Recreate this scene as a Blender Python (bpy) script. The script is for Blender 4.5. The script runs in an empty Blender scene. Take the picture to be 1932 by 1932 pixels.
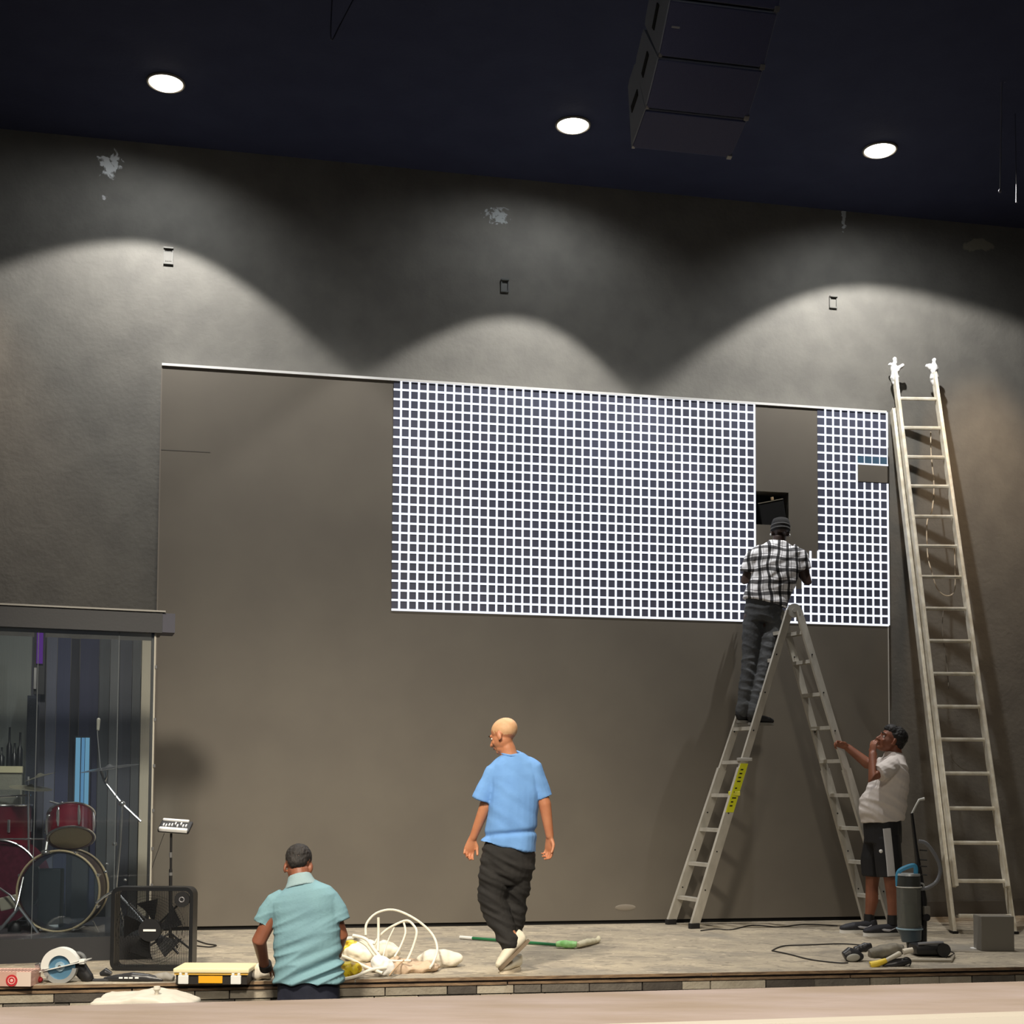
import bpy, bmesh, math, random
from mathutils import Vector, Matrix, noise
random.seed(7)
R = math.radians
sc = bpy.context.scene
COL = sc.collection
V = Vector

# ------------------------------------------------------------------ camera
FPX, CAMH, PITCH, ROLL, HOR = 2500.0, 1.25, R(3.0), R(0.3), 1485.0
CY = HOR - FPX * math.tan(PITCH)
cam_d = bpy.data.cameras.new('camera'); cam = bpy.data.objects.new('camera', cam_d); COL.objects.link(cam)
CM = Matrix.Rotation(R(90) + PITCH, 3, 'X') @ Matrix.Rotation(ROLL, 3, 'Z')
cam.location = (0, 0, CAMH); cam.rotation_euler = CM.to_euler()
cam_d.sensor_width = 36; cam_d.lens = FPX / 1932 * 36
cam_d.shift_y = (CY - 966) / 1932
cam_d.clip_start = 0.05
sc.camera = cam
sc.view_settings.view_transform = 'Standard'
sc.view_settings.look = 'None'
sc.view_settings.exposure = 0.0
sc.view_settings.gamma = 1.0
sc.view_settings.use_curve_mapping = False

def ray(px, py):
    return CM @ V(((px - 966) / FPX, (CY - py) / FPX, -1.0))
C0 = V((0, 0, CAMH))
def at_y(px, py, Y):
    d = ray(px, py); return C0 + d * (Y / d.y)
def at_z(px, py, z=0.0):
    d = ray(px, py); return C0 + d * ((z - CAMH) / d.z)
def proj(P):
    q = CM.transposed() @ (V(P) - C0)
    return (966 + FPX * q.x / -q.z, CY - FPX * q.y / -q.z)

# ------------------------------------------------------------------ world
w = bpy.data.worlds.new('world'); sc.world = w; w.use_nodes = True
w.node_tree.nodes['Background'].inputs[0].default_value = (0.80, 0.88, 1.0, 1)
w.node_tree.nodes['Background'].inputs[1].default_value = 0.125

def lamp(name, kind, loc, target, energy, color=(1, 1, 1), size=0.3, angle=60, blend=0.5):
    d = bpy.data.lights.new(name, kind); o = bpy.data.objects.new(name, d); COL.objects.link(o)
    o.location = loc; d.energy = energy; d.color = color
    if kind == 'SPOT':
        d.spot_size = R(angle); d.spot_blend = blend; d.shadow_soft_size = size
    elif kind == 'AREA':
        d.size = size
    else:
        d.shadow_soft_size = size
    o.rotation_euler = (V(target) - V(loc)).to_track_quat('-Z', 'Y').to_euler()
    return o
WARM = (1.0, 0.90, 0.75)
# house lights of the auditorium (over the seats, behind and beside the camera)
lamp('house_light', 'SPOT', (-1.9, 3.2, 6.2), (-1.5, 9.0, 0.2), 3500, WARM, 0.45, 56, 1.0)
lamp('house_light', 'SPOT', (2.4, 2.6, 6.2), (2.2, 9.6, 0.2), 560, WARM, 0.4, 56, 1.0)
lamp('house_light', 'SPOT', (0.9, 1.0, 6.4), (-2.0, 11.8, 1.3), 800, WARM, 0.7, 40, 1.0)
lamp('house_light', 'SPOT', (0.5, -1.0, 5.0), (0.0, 3.0, 0.7), 1900, (1, .9, .78), 0.4, 60, 0.8)  # added spot that brightens the ledge in front of the camera
lamp('amber_light', 'SPOT', (4.85, 11.9, 6.85), (4.8, 12.9, 4.3), 420, (1, .70, .44), 0.12, 46, 1.0)
lamp('amber_light', 'SPOT', (-4.9, 10.3, 6.85), (-4.8, 11.3, 4.0), 190, (1, .74, .52), 0.12, 48, 1.0)

# ------------------------------------------------------------------ materials
def lin(c):
    return tuple(((v / 255) / 12.92 if v / 255 <= .04045 else ((v / 255 + .055) / 1.055) ** 2.4) for v in c) + (1,)
def mat(name, c, rough=.6, metal=0.0, c2=None, nscale=6.0, bump=0.0, bscale=60.0, emit=0.0, spec=.5, stretch=(1, 1, 1), contrast=(.35, .65), alpha=1.0, sub=0.0):
    m = bpy.data.materials.new(name); m.use_nodes = True; nt = m.node_tree; b = nt.nodes['Principled BSDF']
    b.inputs['Base Color'].default_value = lin(c); b.inputs['Roughness'].default_value = rough
    b.inputs['Metallic'].default_value = metal; b.inputs['Specular IOR Level'].default_value = spec
    if sub: b.inputs['Subsurface Weight'].default_value = sub; b.inputs['Subsurface Radius'].default_value = (.02, .008, .004)
    tc = nt.nodes.new('ShaderNodeTexCoord'); mp = nt.nodes.new('ShaderNodeMapping'); mp.inputs['Scale'].default_value = stretch
    nt.links.new(tc.outputs['Object'], mp.inputs[0])
    if c2:
        n = nt.nodes.new('ShaderNodeTexNoise'); n.inputs['Scale'].default_value = nscale; n.inputs['Detail'].default_value = 6
        r = nt.nodes.new('ShaderNodeValToRGB'); r.color_ramp.elements[0].position = contrast[0]; r.color_ramp.elements[1].position = contrast[1]
        r.color_ramp.elements[0].color = lin(c); r.color_ramp.elements[1].color = lin(c2)
        nt.links.new(mp.outputs[0], n.inputs['Vector']); nt.links.new(n.outputs['Fac'], r.inputs[0]); nt.links.new(r.outputs[0], b.inputs['Base Color'])
    if bump:
        n2 = nt.nodes.new('ShaderNodeTexNoise'); n2.inputs['Scale'].default_value = bscale; n2.inputs['Detail'].default_value = 4
        bp = nt.nodes.new('ShaderNodeBump'); bp.inputs['Strength'].default_value = bump; bp.inputs['Distance'].default_value = .01
        nt.links.new(mp.outputs[0], n2.inputs['Vector']); nt.links.new(n2.outputs['Fac'], bp.inputs['Height']); nt.links.new(bp.outputs[0], b.inputs['Normal'])
    if emit:
        b.inputs['Emission Color'].default_value = lin(c); b.inputs['Emission Strength'].default_value = emit
    return m
def glass_mat(name, tint=(1, 1, 1), refl=1.0, ior=1.45, haze=0.0, hcol=(200, 200, 200)):
    m = bpy.data.materials.new(name); m.use_nodes = True; nt = m.node_tree; nt.nodes.clear()
    o = nt.nodes.new('ShaderNodeOutputMaterial'); t = nt.nodes.new('ShaderNodeBsdfTransparent'); t.inputs[0].default_value = (*tint, 1)
    g = nt.nodes.new('ShaderNodeBsdfGlossy'); g.inputs['Roughness'].default_value = .03
    f = nt.nodes.new('ShaderNodeFresnel'); f.inputs[0].default_value = ior
    mx = nt.nodes.new('ShaderNodeMixShader')
    nt.links.new(f.outputs[0], mx.inputs[0]); nt.links.new(t.outputs[0], mx.inputs[1]); nt.links.new(g.outputs[0], mx.inputs[2])
    last = mx
    if haze:
        d = nt.nodes.new('ShaderNodeBsdfDiffuse'); d.inputs[0].default_value = lin(hcol)
        m2 = nt.nodes.new('ShaderNodeMixShader'); m2.inputs[0].default_value = haze
        nt.links.new(mx.outputs[0], m2.inputs[1]); nt.links.new(d.outputs[0], m2.inputs[2]); last = m2
    nt.links.new(last.outputs[0], o.inputs[0])
    return m
def emis(name, c, s):
    m = bpy.data.materials.new(name); m.use_nodes = True; nt = m.node_tree; nt.nodes.clear()
    o = nt.nodes.new('ShaderNodeOutputMaterial'); e = nt.nodes.new('ShaderNodeEmission')
    e.inputs[0].default_value = lin(c); e.inputs[1].default_value = s; nt.links.new(e.outputs[0], o.inputs[0]); return m

# ------------------------------------------------------------------ mesh building
ORG = {}
def link(o, parent=None, origin=None):
    COL.objects.link(o)
    if parent is not None: o.parent = parent
    ORG[o.name] = V(origin) if origin is not None else (ORG[parent.name] if parent is not None else V((0, 0, 0)))
    return o
def thing(name, label, cat, loc, group=None):
    o = bpy.data.objects.new(name, None); o.empty_display_size = .1
    o.location = loc; link(o, None, loc)
    o['label'] = label; o['category'] = cat
    if group: o['group'] = group
    return o
def tag(o, label, cat, group=None, kind=None):
    o['label'] = label; o['category'] = cat
    if group: o['group'] = group
    if kind: o['kind'] = kind
    return o

class MB:
    def __init__(s): s.v = []; s.f = []; s.m = []; s.cur = 0
    def add(s, vs, fs):
        n = len(s.v); s.v += [V(p) for p in vs]; s.f += [tuple(i + n for i in f) for f in fs]; s.m += [s.cur] * len(fs); return s
    def box(s, c, size, rot=None, bev=0.0):
        c = V(c); hx, hy, hz = [q / 2 for q in size]; M = rot if rot is not None else Matrix.Identity(3)
        if bev <= 0:
            vs = [c + M @ V((x * hx, y * hy, z * hz)) for x in (-1, 1) for y in (-1, 1) for z in (-1, 1)]
            return s.add(vs, [(0, 1, 3, 2), (4, 6, 7, 5), (0, 4, 5, 1), (2, 3, 7, 6), (0, 2, 6, 4), (1, 5, 7, 3)])
        bm = bmesh.new(); bmesh.ops.create_cube(bm, size=1)
        for v in bm.verts: v.co = V((v.co.x * size[0], v.co.y * size[1], v.co.z * size[2]))
        bmesh.ops.bevel(bm, geom=bm.edges[:], offset=bev, segments=2, profile=.6, affect='EDGES')
        bm.verts.ensure_lookup_table()
        vs = [c + M @ v.co for v in bm.verts]; fs = [tuple(v.index for v in f.verts) for f in bm.faces]; bm.free()
        return s.add(vs, fs)
    def obox(s, o, ax, ay, az):           # box from corner and three edge vectors
        o = V(o); ax, ay, az = V(ax), V(ay), V(az)
        vs = [o + ax * x + ay * y + az * z for x in (0, 1) for y in (0, 1) for z in (0, 1)]
        fs = [(0, 1, 3, 2), (4, 6, 7, 5), (0, 4, 5, 1), (2, 3, 7, 6), (0, 2, 6, 4), (1, 5, 7, 3)]
        if ax.cross(ay).dot(az) < 0: fs = [tuple(reversed(f)) for f in fs]
        return s.add(vs, fs)
    def frame(s, d, ref=None):
        d = V(d).normalized()
        r = V(ref) if ref is not None else (V((0, 0, 1)) if abs(d.z) < .9 else V((1, 0, 0)))
        a = (r - d * r.dot(d))
        if a.length < 1e-5: a = V((0, 1, 0)) - d * d.y
        a.normalize(); return a, d.cross(a).normalized()
    def loft(s, pts, rad, n=16, ref=None, closed=False, pw=2.0):
        pts = [V(p) for p in pts]; k = len(pts); base = len(s.v); vs = []; pa = None
        for i, p in enumerate(pts):
            if closed: d = pts[(i + 1) % k] - pts[i - 1]
            else: d = pts[min(i + 1, k - 1)] - pts[max(i - 1, 0)]
            if d.length < 1e-9: d = V((0, 0, 1))
            a, b = s.frame(d, ref if ref is not None else pa); pa = a if ref is None else None
            r = rad[i] if isinstance(rad, (list, tuple)) and len(rad) == k and not (isinstance(rad, tuple) and len(rad) == 2 and k != 2 ) else rad
            ra, rb = (r if isinstance(r, (tuple, list)) else (r, r))
            for j in range(n):
                t = 2 * math.pi * j / n; ct, st = math.cos(t), math.sin(t)
                if pw != 2.0:
                    ct = math.copysign(abs(ct) ** (2 / pw), ct); st = math.copysign(abs(st) ** (2 / pw), st)
                vs.append(p + a * ra * ct + b * rb * st)
        fs = []
        for i in range(k if closed else k - 1):
            for j in range(n):
                i2 = (i + 1) % k; fs.append((i * n + j, i * n + (j + 1) % n, i2 * n + (j + 1) % n, i2 * n + j))
        if not closed:
            fs.append(tuple(reversed(range(n)))); fs.append(tuple((k - 1) * n + j for j in range(n)))
        return s.add(vs, fs)
    def cyl(s, a, b, r, r2=None, n=16): return s.loft([a, b], [r, r if r2 is None else r2], n)
    def ell(s, c, radii, rot=None, n=16, m=10):
        c = V(c); M = rot if rot is not None else Matrix.Identity(3); vs = [c + M @ V((0, 0, radii[2]))]
        for i in range(1, m):
            ph = math.pi * i / m
            for j in range(n):
                t = 2 * math.pi * j / n
                vs.append(c + M @ V((radii[0] * math.sin(ph) * math.cos(t), radii[1] * math.sin(ph) * math.sin(t), radii[2] * math.cos(ph))))
        vs.append(c + M @ V((0, 0, -radii[2]))); fs = [(0, 1 + j, 1 + (j + 1) % n) for j in range(n)]
        for i in range(m - 2):
            for j in range(n):
                a = 1 + i * n; fs.append((a + j, a + n + j, a + n + (j + 1) % n, a + (j + 1) % n))
        l = len(vs) - 1; a = 1 + (m - 2) * n; fs += [(l, a + (j + 1) % n, a + j) for j in range(n)]
        return s.add(vs, fs)
    def limb(s, pts, rad, n=14, ref=None):        # loft with round ends
        s.loft(pts, rad, n, ref)
        for p, r in ((pts[0], rad[0]), (pts[-1], rad[-1])):
            rr = min(r) if isinstance(r, tuple) else r; s.ell(p, (rr, rr, rr), n=12, m=8)
        return s
    def torus(s, c, r, t, axis, n=48, m=8, sq=None):
        a, b = s.frame(axis); c = V(c)
        pts = [c + a * r * math.cos(2 * math.pi * i / n) + b * r * math.sin(2 * math.pi * i / n) for i in range(n)]
        return s.loft(pts, [t if sq is None else sq] * n, m, ref=axis, closed=True)
    def disc(s, c, axis, r, h, n=40): 
        ax = V(axis).normalized(); return s.cyl(V(c) - ax * h / 2, V(c) + ax * h / 2, r, n=n)
    def prism(s, prof, o, ax, ay, h):             # polygon prof (u,v) in axes ax, ay, extruded by vector h
        o, ax, ay, h = V(o), V(ax), V(ay), V(h); n = len(prof)
        vs = [o + ax * u + ay * v for u, v in prof] + [o + ax * u + ay * v + h for u, v in prof]
        fs = [tuple(range(n)), tuple(reversed(range(n, 2 * n)))] + [(i + n, (i + 1) % n + n, (i + 1) % n, i) for i in range(n)]
        if ax.cross(ay).dot(h) < 0: fs = [tuple(reversed(f)) for f in fs]
        fs = [tuple(reversed(f)) for f in fs]
        return s.add(vs, fs)
    def build(s, name, m, parent=None, smooth=False, remesh=0.0, relax=0, disp=None, origin=None, auto=True):
        me = bpy.data.meshes.new(name); me.from_pydata([tuple(p) for p in s.v], [], s.f)
        ms = m if isinstance(m, (list, tuple)) else [m]
        if remesh:
            tmp = bpy.data.objects.new('tmp', me); COL.objects.link(tmp)
            md = tmp.modifiers.new('r', 'REMESH'); md.mode = 'VOXEL'; md.voxel_size = remesh
            if relax:
                sm = tmp.modifiers.new('s', 'SMOOTH'); sm.iterations = relax; sm.factor = .5
            dg = bpy.context.evaluated_depsgraph_get()
            me2 = bpy.data.meshes.new_from_object(tmp.evaluated_get(dg)); bpy.data.objects.remove(tmp); bpy.data.meshes.remove(me); me = me2; me.name = name
            if disp:
                ns = [v.normal.copy() for v in me.vertices]
                for v, nn in zip(me.vertices, ns): v.co += nn * disp(v.co, nn)
            smooth = True
        for x in ms: me.materials.append(x)
        if len(ms) > 1 and not remesh:
            me.polygons.foreach_set('material_index', s.m)
        o = bpy.data.objects.new(name, me)
        org = V(origin) if origin is not None else (ORG[parent.name] if parent is not None else None)
        if org is None:
            xs = [v.co for v in me.vertices]; lo = V([min(q[i] for q in xs) for i in range(3)]); hi = V([max(q[i] for q in xs) for i in range(3)])
            org = V(((lo.x + hi.x) / 2, (lo.y + hi.y) / 2, lo.z))
        for v in me.vertices: v.co -= org
        if parent is None: o.location = org
        link(o, parent, org)
        if smooth:
            me.polygons.foreach_set('use_smooth', [True] * len(me.polygons))
            if not remesh and auto:
                try: me.set_sharp_from_angle(angle=R(40))
                except Exception: pass
        me.update(); return o

def smooth_path(pts, k=8, closed=False):
    pts = [V(p) for p in pts]; out = []; n = len(pts)
    for i in range(n if closed else n - 1):
        if closed: p0, p1, p2, p3 = pts[i - 1], pts[i], pts[(i + 1) % n], pts[(i + 2) % n]
        else: p0, p1, p2, p3 = pts[max(i - 1, 0)], pts[i], pts[i + 1], pts[min(i + 2, n - 1)]
        for j in range(k):
            t = j / k; out.append(.5 * ((2 * p1) + (p2 - p0) * t + (2 * p0 - 5 * p1 + 4 * p2 - p3) * t * t + (3 * p1 - p0 - 3 * p2 + p3) * t ** 3))
    if not closed: out.append(pts[-1])
    return out
def struct(o): o['kind'] = 'structure'; return o

# ================================================================== room shell
A = at_z(286, 1757); B = at_z(1680, 1735); A.z = B.z = 0
DW = (B - A).normalized(); NW = V((DW.y, -DW.x, 0)); UP = V((0, 0, 1))
def W(s, z, off=0.0): return A + DW * s + NW * off + UP * z
def onw(px, py, off=0.0):
    d = ray(px, py); o = A + NW * off; t = (o - C0).dot(NW) / d.dot(NW); P = C0 + d * t
    return (P - A).dot(DW), P.z
ZC = 7.0
FLOORZ = -0.85
# back wall paint with pale scuffs and a peeled patch
def wall_material():
    m = mat('wall_paint', (106, 104, 99), .75, c2=(115, 113, 107), nscale=4, bump=.3, bscale=26, spec=.3)
    nt = m.node_tree; b = nt.nodes['Principled BSDF']; src = b.inputs['Base Color'].links[0].from_socket
    geo = nt.nodes.new('ShaderNodeNewGeometry')
    for (px, py, rx, rz, col, sc_, lo) in ((210, 305, .20, .26, (225, 228, 228), 9, .50), (940, 408, .22, .16, (170, 175, 175), 13, .46), (1592, 410, .05, .25, (205, 210, 210), 16, .42), (1840, 462, .32, .12, (146, 142, 126), 4, .40), (196, 372, .05, .07, (190, 190, 190), 16, .52)):
        s, z = onw(px, py, -.2); c = W(s, z, -.2)
        sub = nt.nodes.new('ShaderNodeVectorMath'); sub.operation = 'SUBTRACT'; sub.inputs[1].default_value = c
        nt.links.new(geo.outputs['Position'], sub.inputs[0])
        scv = nt.nodes.new('ShaderNodeVectorMath'); scv.operation = 'MULTIPLY'; scv.inputs[1].default_value = (1 / rx, 1 / rx * .3, 1 / rz)
        nt.links.new(sub.outputs[0], scv.inputs[0])
        ln = nt.nodes.new('ShaderNodeVectorMath'); ln.operation = 'LENGTH'; nt.links.new(scv.outputs[0], ln.inputs[0])
        n = nt.nodes.new('ShaderNodeTexNoise'); n.inputs['Scale'].default_value = sc_; n.inputs['Detail'].default_value = 8; n.inputs['Distortion'].default_value = 1.5
        nt.links.new(geo.outputs['Position'], n.inputs['Vector'])
        mr = nt.nodes.new('ShaderNodeMapRange'); mr.inputs[1].default_value = .2; mr.inputs[2].default_value = 1.1; mr.inputs[3].default_value = 0.12; mr.inputs[4].default_value = -.45
        nt.links.new(ln.outputs['Value'], mr.inputs[0])
        ad = nt.nodes.new('ShaderNodeMath'); ad.operation = 'ADD'; nt.links.new(mr.outputs[0], ad.inputs[0]); nt.links.new(n.outputs['Fac'], ad.inputs[1])
        m2 = nt.nodes.new('ShaderNodeMapRange'); m2.inputs[1].default_value = lo; m2.inputs[2].default_value = lo + .08; nt.links.new(ad.outputs[0], m2.inputs[0])
        mx = nt.nodes.new('ShaderNodeMix'); mx.data_type = 'RGBA'; mx.inputs[7].default_value = lin(col)
        nt.links.new(m2.outputs[0], mx.inputs[0]); nt.links.new(src, mx.inputs[6]); src = mx.outputs[2]
    nt.links.new(src, b.inputs['Base Color']); return m
M_WALL = wall_material()
M_SIDE = mat('side_wall_paint', (84, 80, 76), .8, c2=(92, 88, 82), nscale=2, bump=.2, bscale=20)
M_CEIL = mat('ceiling_paint', (46, 50, 72), .85, c2=(50, 54, 76), nscale=3, bump=.2, bscale=30, spec=.2)
mb = MB(); mb.obox(W(-3.6, FLOORZ, -.2), DW * 14.2, -NW * .15, UP * (ZC - FLOORZ)); struct(mb.build('wall_back', M_WALL))
PL = W(-3.6, 0, -.2); PR = W(10.6 - .8, 0, -.2)
mb = MB(); mb.box((-6.9, 4.5, (ZC + FLOORZ) / 2), (.15, 17, ZC - FLOORZ)); struct(mb.build('wall_left', M_SIDE))
mb = MB(); mb.box((6.9, 5.0, (ZC + FLOORZ) / 2), (.15, 18, ZC - FLOORZ)); struct(mb.build('wall_right', M_SIDE))
mb = MB(); mb.box((0, 5.0, ZC + .05), (14.2, 18.5, .1)); struct(mb.build('ceiling', M_CEIL))
M_AUD = mat('auditorium_floor', (96, 88, 80), .8, c2=(80, 74, 70), nscale=8)
mb = MB(); mb.box((0, 4.0, FLOORZ - .05), (14, 20, .1)); struct(mb.build('floor', M_AUD))
# baseboard to the right of the screen
M_BASE = mat('baseboard_paint', (92, 88, 82), .6)
s0 = (B - A).length + .05
mb = MB(); mb.obox(W(s0, 0, -.2), DW * (3.3), NW * .02, UP * .15); struct(mb.build('baseboard_back', M_BASE))

# ---------------------------------------------------------------- stage
E0 = at_z(0, 1860); E1 = at_z(1932, 1824); E0.z = E1.z = 0
DE = (E1 - E0).normalized(); NE = V((DE.y, -DE.x, 0))
def stage_mat():
    m = mat('stage_boards', (150, 141, 126), .85, c2=(182, 170, 148), nscale=2.2, bump=.6, bscale=45, stretch=(1, 1.4, 1), contrast=(.3, .7), spec=.25)
    nt = m.node_tree; b = nt.nodes['Principled BSDF']; src = b.inputs['Base Color'].links[0].from_socket
    tc = nt.nodes.new('ShaderNodeTexCoord')
    for (scl, st, lo, hi, col, dist, amt) in ((3.0, (1, 1.6, 1), .56, .60, (122, 116, 106), 2.0, .5), (14, (1, 1.5, 1), .60, .66, (120, 112, 100), 1.0, .7), (9, (.8, 1.5, 1), .62, .66, (214, 200, 176), 1.5, .55), (1.2, (1, 1.5, 1), .55, .75, (130, 126, 118), .5, .8)):
        mp = nt.nodes.new('ShaderNodeMapping'); mp.inputs['Scale'].default_value = st; mp.inputs['Location'].default_value = (scl * 3, scl, 0); mp.inputs['Rotation'].default_value = (0, 0, .12)
        n = nt.nodes.new('ShaderNodeTexNoise'); n.inputs['Scale'].default_value = scl; n.inputs['Detail'].default_value = 8; n.inputs['Distortion'].default_value = dist
        nt.links.new(tc.outputs['Object'], mp.inputs[0]); nt.links.new(mp.outputs[0], n.inputs['Vector'])
        mr = nt.nodes.new('ShaderNodeMapRange'); mr.inputs[1].default_value = lo; mr.inputs[2].default_value = hi; mr.inputs[4].default_value = amt
        nt.links.new(n.outputs['Fac'], mr.inputs[0])
        mx = nt.nodes.new('ShaderNodeMix'); mx.data_type = 'RGBA'; mx.inputs[7].default_value = lin(col)
        nt.links.new(mr.outputs[0], mx.inputs[0]); nt.links.new(src, mx.inputs[6]); src = mx.outputs[2]
    nt.links.new(src, b.inputs['Base Color']); return m
M_STAGE = stage_mat()
st = bpy.data.objects.new('stage_floor', None); st.location = E0; link(st, None, E0); st['kind'] = 'structure'
SL = 12.0
o0 = E0 - DE * 2.6
mb = MB()
pts = [o0, o0 + DE * SL, W(9.5, 0, -.2), W(-3.6, 0, -.2)]
mb.add([p + V((0, 0, 0)) for p in pts] + [p + V((0, 0, -.02)) for p in pts], [(0, 1, 2, 3), (7, 6, 5, 4), (0, 4, 5, 1), (1, 5, 6, 2), (2, 6, 7, 3), (3, 7, 4, 0)])
mb.build('deck', M_STAGE, st)
M_PLYE = mat('plywood_edge', (150, 124, 94), .8, c2=(100, 80, 62), nscale=10, stretch=(1, 1, 8), bump=.3)
M_DKE = mat('dark_edge', (58, 50, 44), .85, c2=(40, 34, 30), nscale=12)
M_BRK = [mat('stone_pale', (150, 142, 126), .85, c2=(134, 126, 110), nscale=12, bump=.6, bscale=50), mat('stone_grey', (112, 106, 96), .85, c2=(96, 90, 82), nscale=9, bump=.6, bscale=50), mat('stone_light', (176, 168, 150), .85, c2=(160, 150, 132), nscale=9, bump=.5, bscale=50), mat('stone_dark', (84, 78, 70), .85, c2=(72, 66, 60), nscale=9, bump=.5, bscale=50)]
# plywood edge strips, each board about 2.4 m
for row, (z1, z0, out, m) in enumerate(((-.001, -.02, .012, M_PLYE), (-.022, -.034, -.004, M_DKE), (-.036, -.052, .006, M_PLYE))):
    x = 0.0 - row * .7
    while x < SL:
        L = 2.4; a = max(x, 0); b_ = min(x + L - .01, SL)
        if b_ > a:
            mb = MB(); mb.obox(o0 + DE * a + UP * z0 - NE * .05, DE * (b_ - a), NE * (.05 + out + random.uniform(-.003, .003)), UP * (z1 - z0)); mb.build('plank', m, st)
        x += L
mb = MB(); mb.obox(o0 + UP * FLOORZ - NE * .3, DE * SL, NE * .27, UP * (-FLOORZ - .022)); mb.build('stage_face', M_DKE, st)
rz = -.058
for r in range(6):
    h = .058 if r < 4 else .10; x = random.uniform(-.2, 0)
    while x < SL:
        L = random.uniform(.18, .42); a = max(x, 0); b_ = min(x + L - .008, SL)
        if b_ - a > .03:
            mb = MB(); mb.obox(o0 + DE * a + UP * (rz - h + .008) - NE * .04, DE * (b_ - a), NE * (.045 + random.uniform(-.012, .006)), UP * (h - .008)); mb.build('brick', random.choice(M_BRK), st)
        x += L
    rz -= h
# low ledge in front of the camera
G0 = at_z(-60, 1902, .8); G1 = at_z(1990, 1850, .8); DG = (G1 - G0).normalized(); NG = V((DG.y, -DG.x, 0))
G0 = G0 - DG * .7; GL = (G1 - G0).length + 2.0
M_LEDGE = mat('ledge_stone', (186, 168, 150), .7, c2=(206, 190, 182), nscale=2.2, bump=.2, bscale=8, stretch=(1, 3, 1))
lg = bpy.data.objects.new('trim_1', None); lg.location = G0; link(lg, None, G0); lg['kind'] = 'structure'
n1 = at_z(966, 1938, .8); dep = (G0 - n1).dot(NG) * -1
mb = MB(); mb.obox(G0 + UP * -.06, DG * GL, NG * dep, UP * .06); mb.build('ledge_top', M_LEDGE, lg)
mb = MB(); mb.obox(G0 + NG * (dep) + UP * -.065, DG * GL, NG * .05, UP * .066); mb.build('ledge_nosing', mat('nosing', (240, 232, 214), .5), lg)
mb = MB(); mb.obox(G0 + NG * .05 + UP * (FLOORZ - .8), DG * GL, NG * (dep - .08), UP * (-FLOORZ + .74)); mb.build('ledge_wall', M_SIDE, lg)

# ================================================================== LED screen
zt = onw(303, 700)[1]; zt = (zt + onw(1680, 771)[1]) / 2
WL = (B - A).length
M_LED = mat('screen_face', (114, 108, 98), .5, c2=(108, 102, 93), nscale=1.5, spec=.35)
M_BLK = mat('black_plastic', (22, 22, 24), .5)
M_BLKM = mat('black_matte', (12, 12, 13), .8)
scr = thing('led_screen', 'wide dark grey display wall with a glowing white grid across its upper right', 'screen', A)
hs0, hz1 = onw(1423, 926); hs1, hz0 = onw(1488, 992)
mb = MB()
def wbox(s0, s1, z0, z1, o0, o1, m=None):
    (m or mb).obox(W(s0, z0, o0), DW * (s1 - s0), NW * (o1 - o0), UP * (z1 - z0))
ZB = .035
wbox(0, hs0, ZB, zt, -.18, 0); wbox(hs1, WL, ZB, zt, -.18, 0); wbox(hs0, hs1, ZB, hz0, -.18, 0); wbox(hs0, hs1, hz1, zt, -.18, 0)
mb.build('screen_casing', M_LED, scr)
mb = MB(); wbox(.02, WL - .02, 0, ZB, -.18, -.03); mb.build('plinth', M_BLKM, scr)
mb = MB(); wbox(hs0, hs1, hz0, hz1, -.179, -.17); mb.build('opening_back', M_BLKM, scr)
M_TRIM = mat('white_trim', (238, 238, 236), .4)
mb = MB(); wbox(-.005, WL + .005, zt, zt + .022, -.18, .012); mb.build('top_trim', M_TRIM, scr)
mb = MB(); wbox(WL, WL + .012, ZB, zt, -.18, .002); mb.build('edge_trim', mat('grey_trim', (205, 202, 196), .4), scr)
mb = MB(); wbox(-.01, 0, ZB, zt, -.18, .002); mb.build('edge_trim', mat('grey_trim_left', (128, 120, 110), .5), scr)
sg0, _ = onw(757, 728); sg1, _ = onw(1420, 900); sg2, _ = onw(1674, 900)
zg1 = zt + .008; zg0 = onw(737, 1150)[1]; PV = (zg1 - zg0) / 24
NT = round((sg2 - sg0) / .0805); PH = (sg2 - sg0) / NT; N1 = round((sg1 - sg0) / PH)
print('GRID', N1, NT, PH, PV, 'wall', WL, zt)
M_LINE = emis('grid_light', (238, 243, 255), 1.25)
M_CELL = mat('lit_cell_face', (86, 88, 106), .45, c2=(78, 82, 100), nscale=3)
TH = .0095
def gx(i): return sg0 + i * PH
def gz(j): return zg1 - j * PV
def vline(i, j0, j1, t=TH):
    mb = MB(); wbox(gx(i) - t, gx(i) + t, gz(j1), gz(j0), 0, .006, mb); mb.build('light_line', M_LINE, scr)
def hline(j, i0, i1, t=TH):
    mb = MB(); wbox(gx(i0), gx(i1), gz(j) - t, gz(j) + t, 0, .0055, mb); mb.build('light_line', M_LINE, scr)
def cells(i0, i1, j0, j1):
    mb = MB(); wbox(gx(i0), gx(i1), gz(j1), gz(j0), 0, .003, mb); mb.build('lit_panel', M_CELL, scr)
cells(-.85, N1, 0, 24); cells(N1 + 8, NT, 0, 24)
cells(N1 + 6.2, N1 + 8, 17, 24); cells(N1, N1 + 6.2, 20.3, 24)
for i in range(N1 + 1): vline(i, 0, 24)
for j in range(0, 25): hline(j, -.85 if j else 0, N1)
RB = N1 + 9; H0 = NT - 4
for i in range(RB, NT + 1):
    if i < H0: vline(i, 0, 24)
    elif i == H0: vline(i, 0, 24)
    else: vline(i, 0, 4); vline(i, 4, 6.05, TH * .45); vline(i, 8.1, 24)
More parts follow.
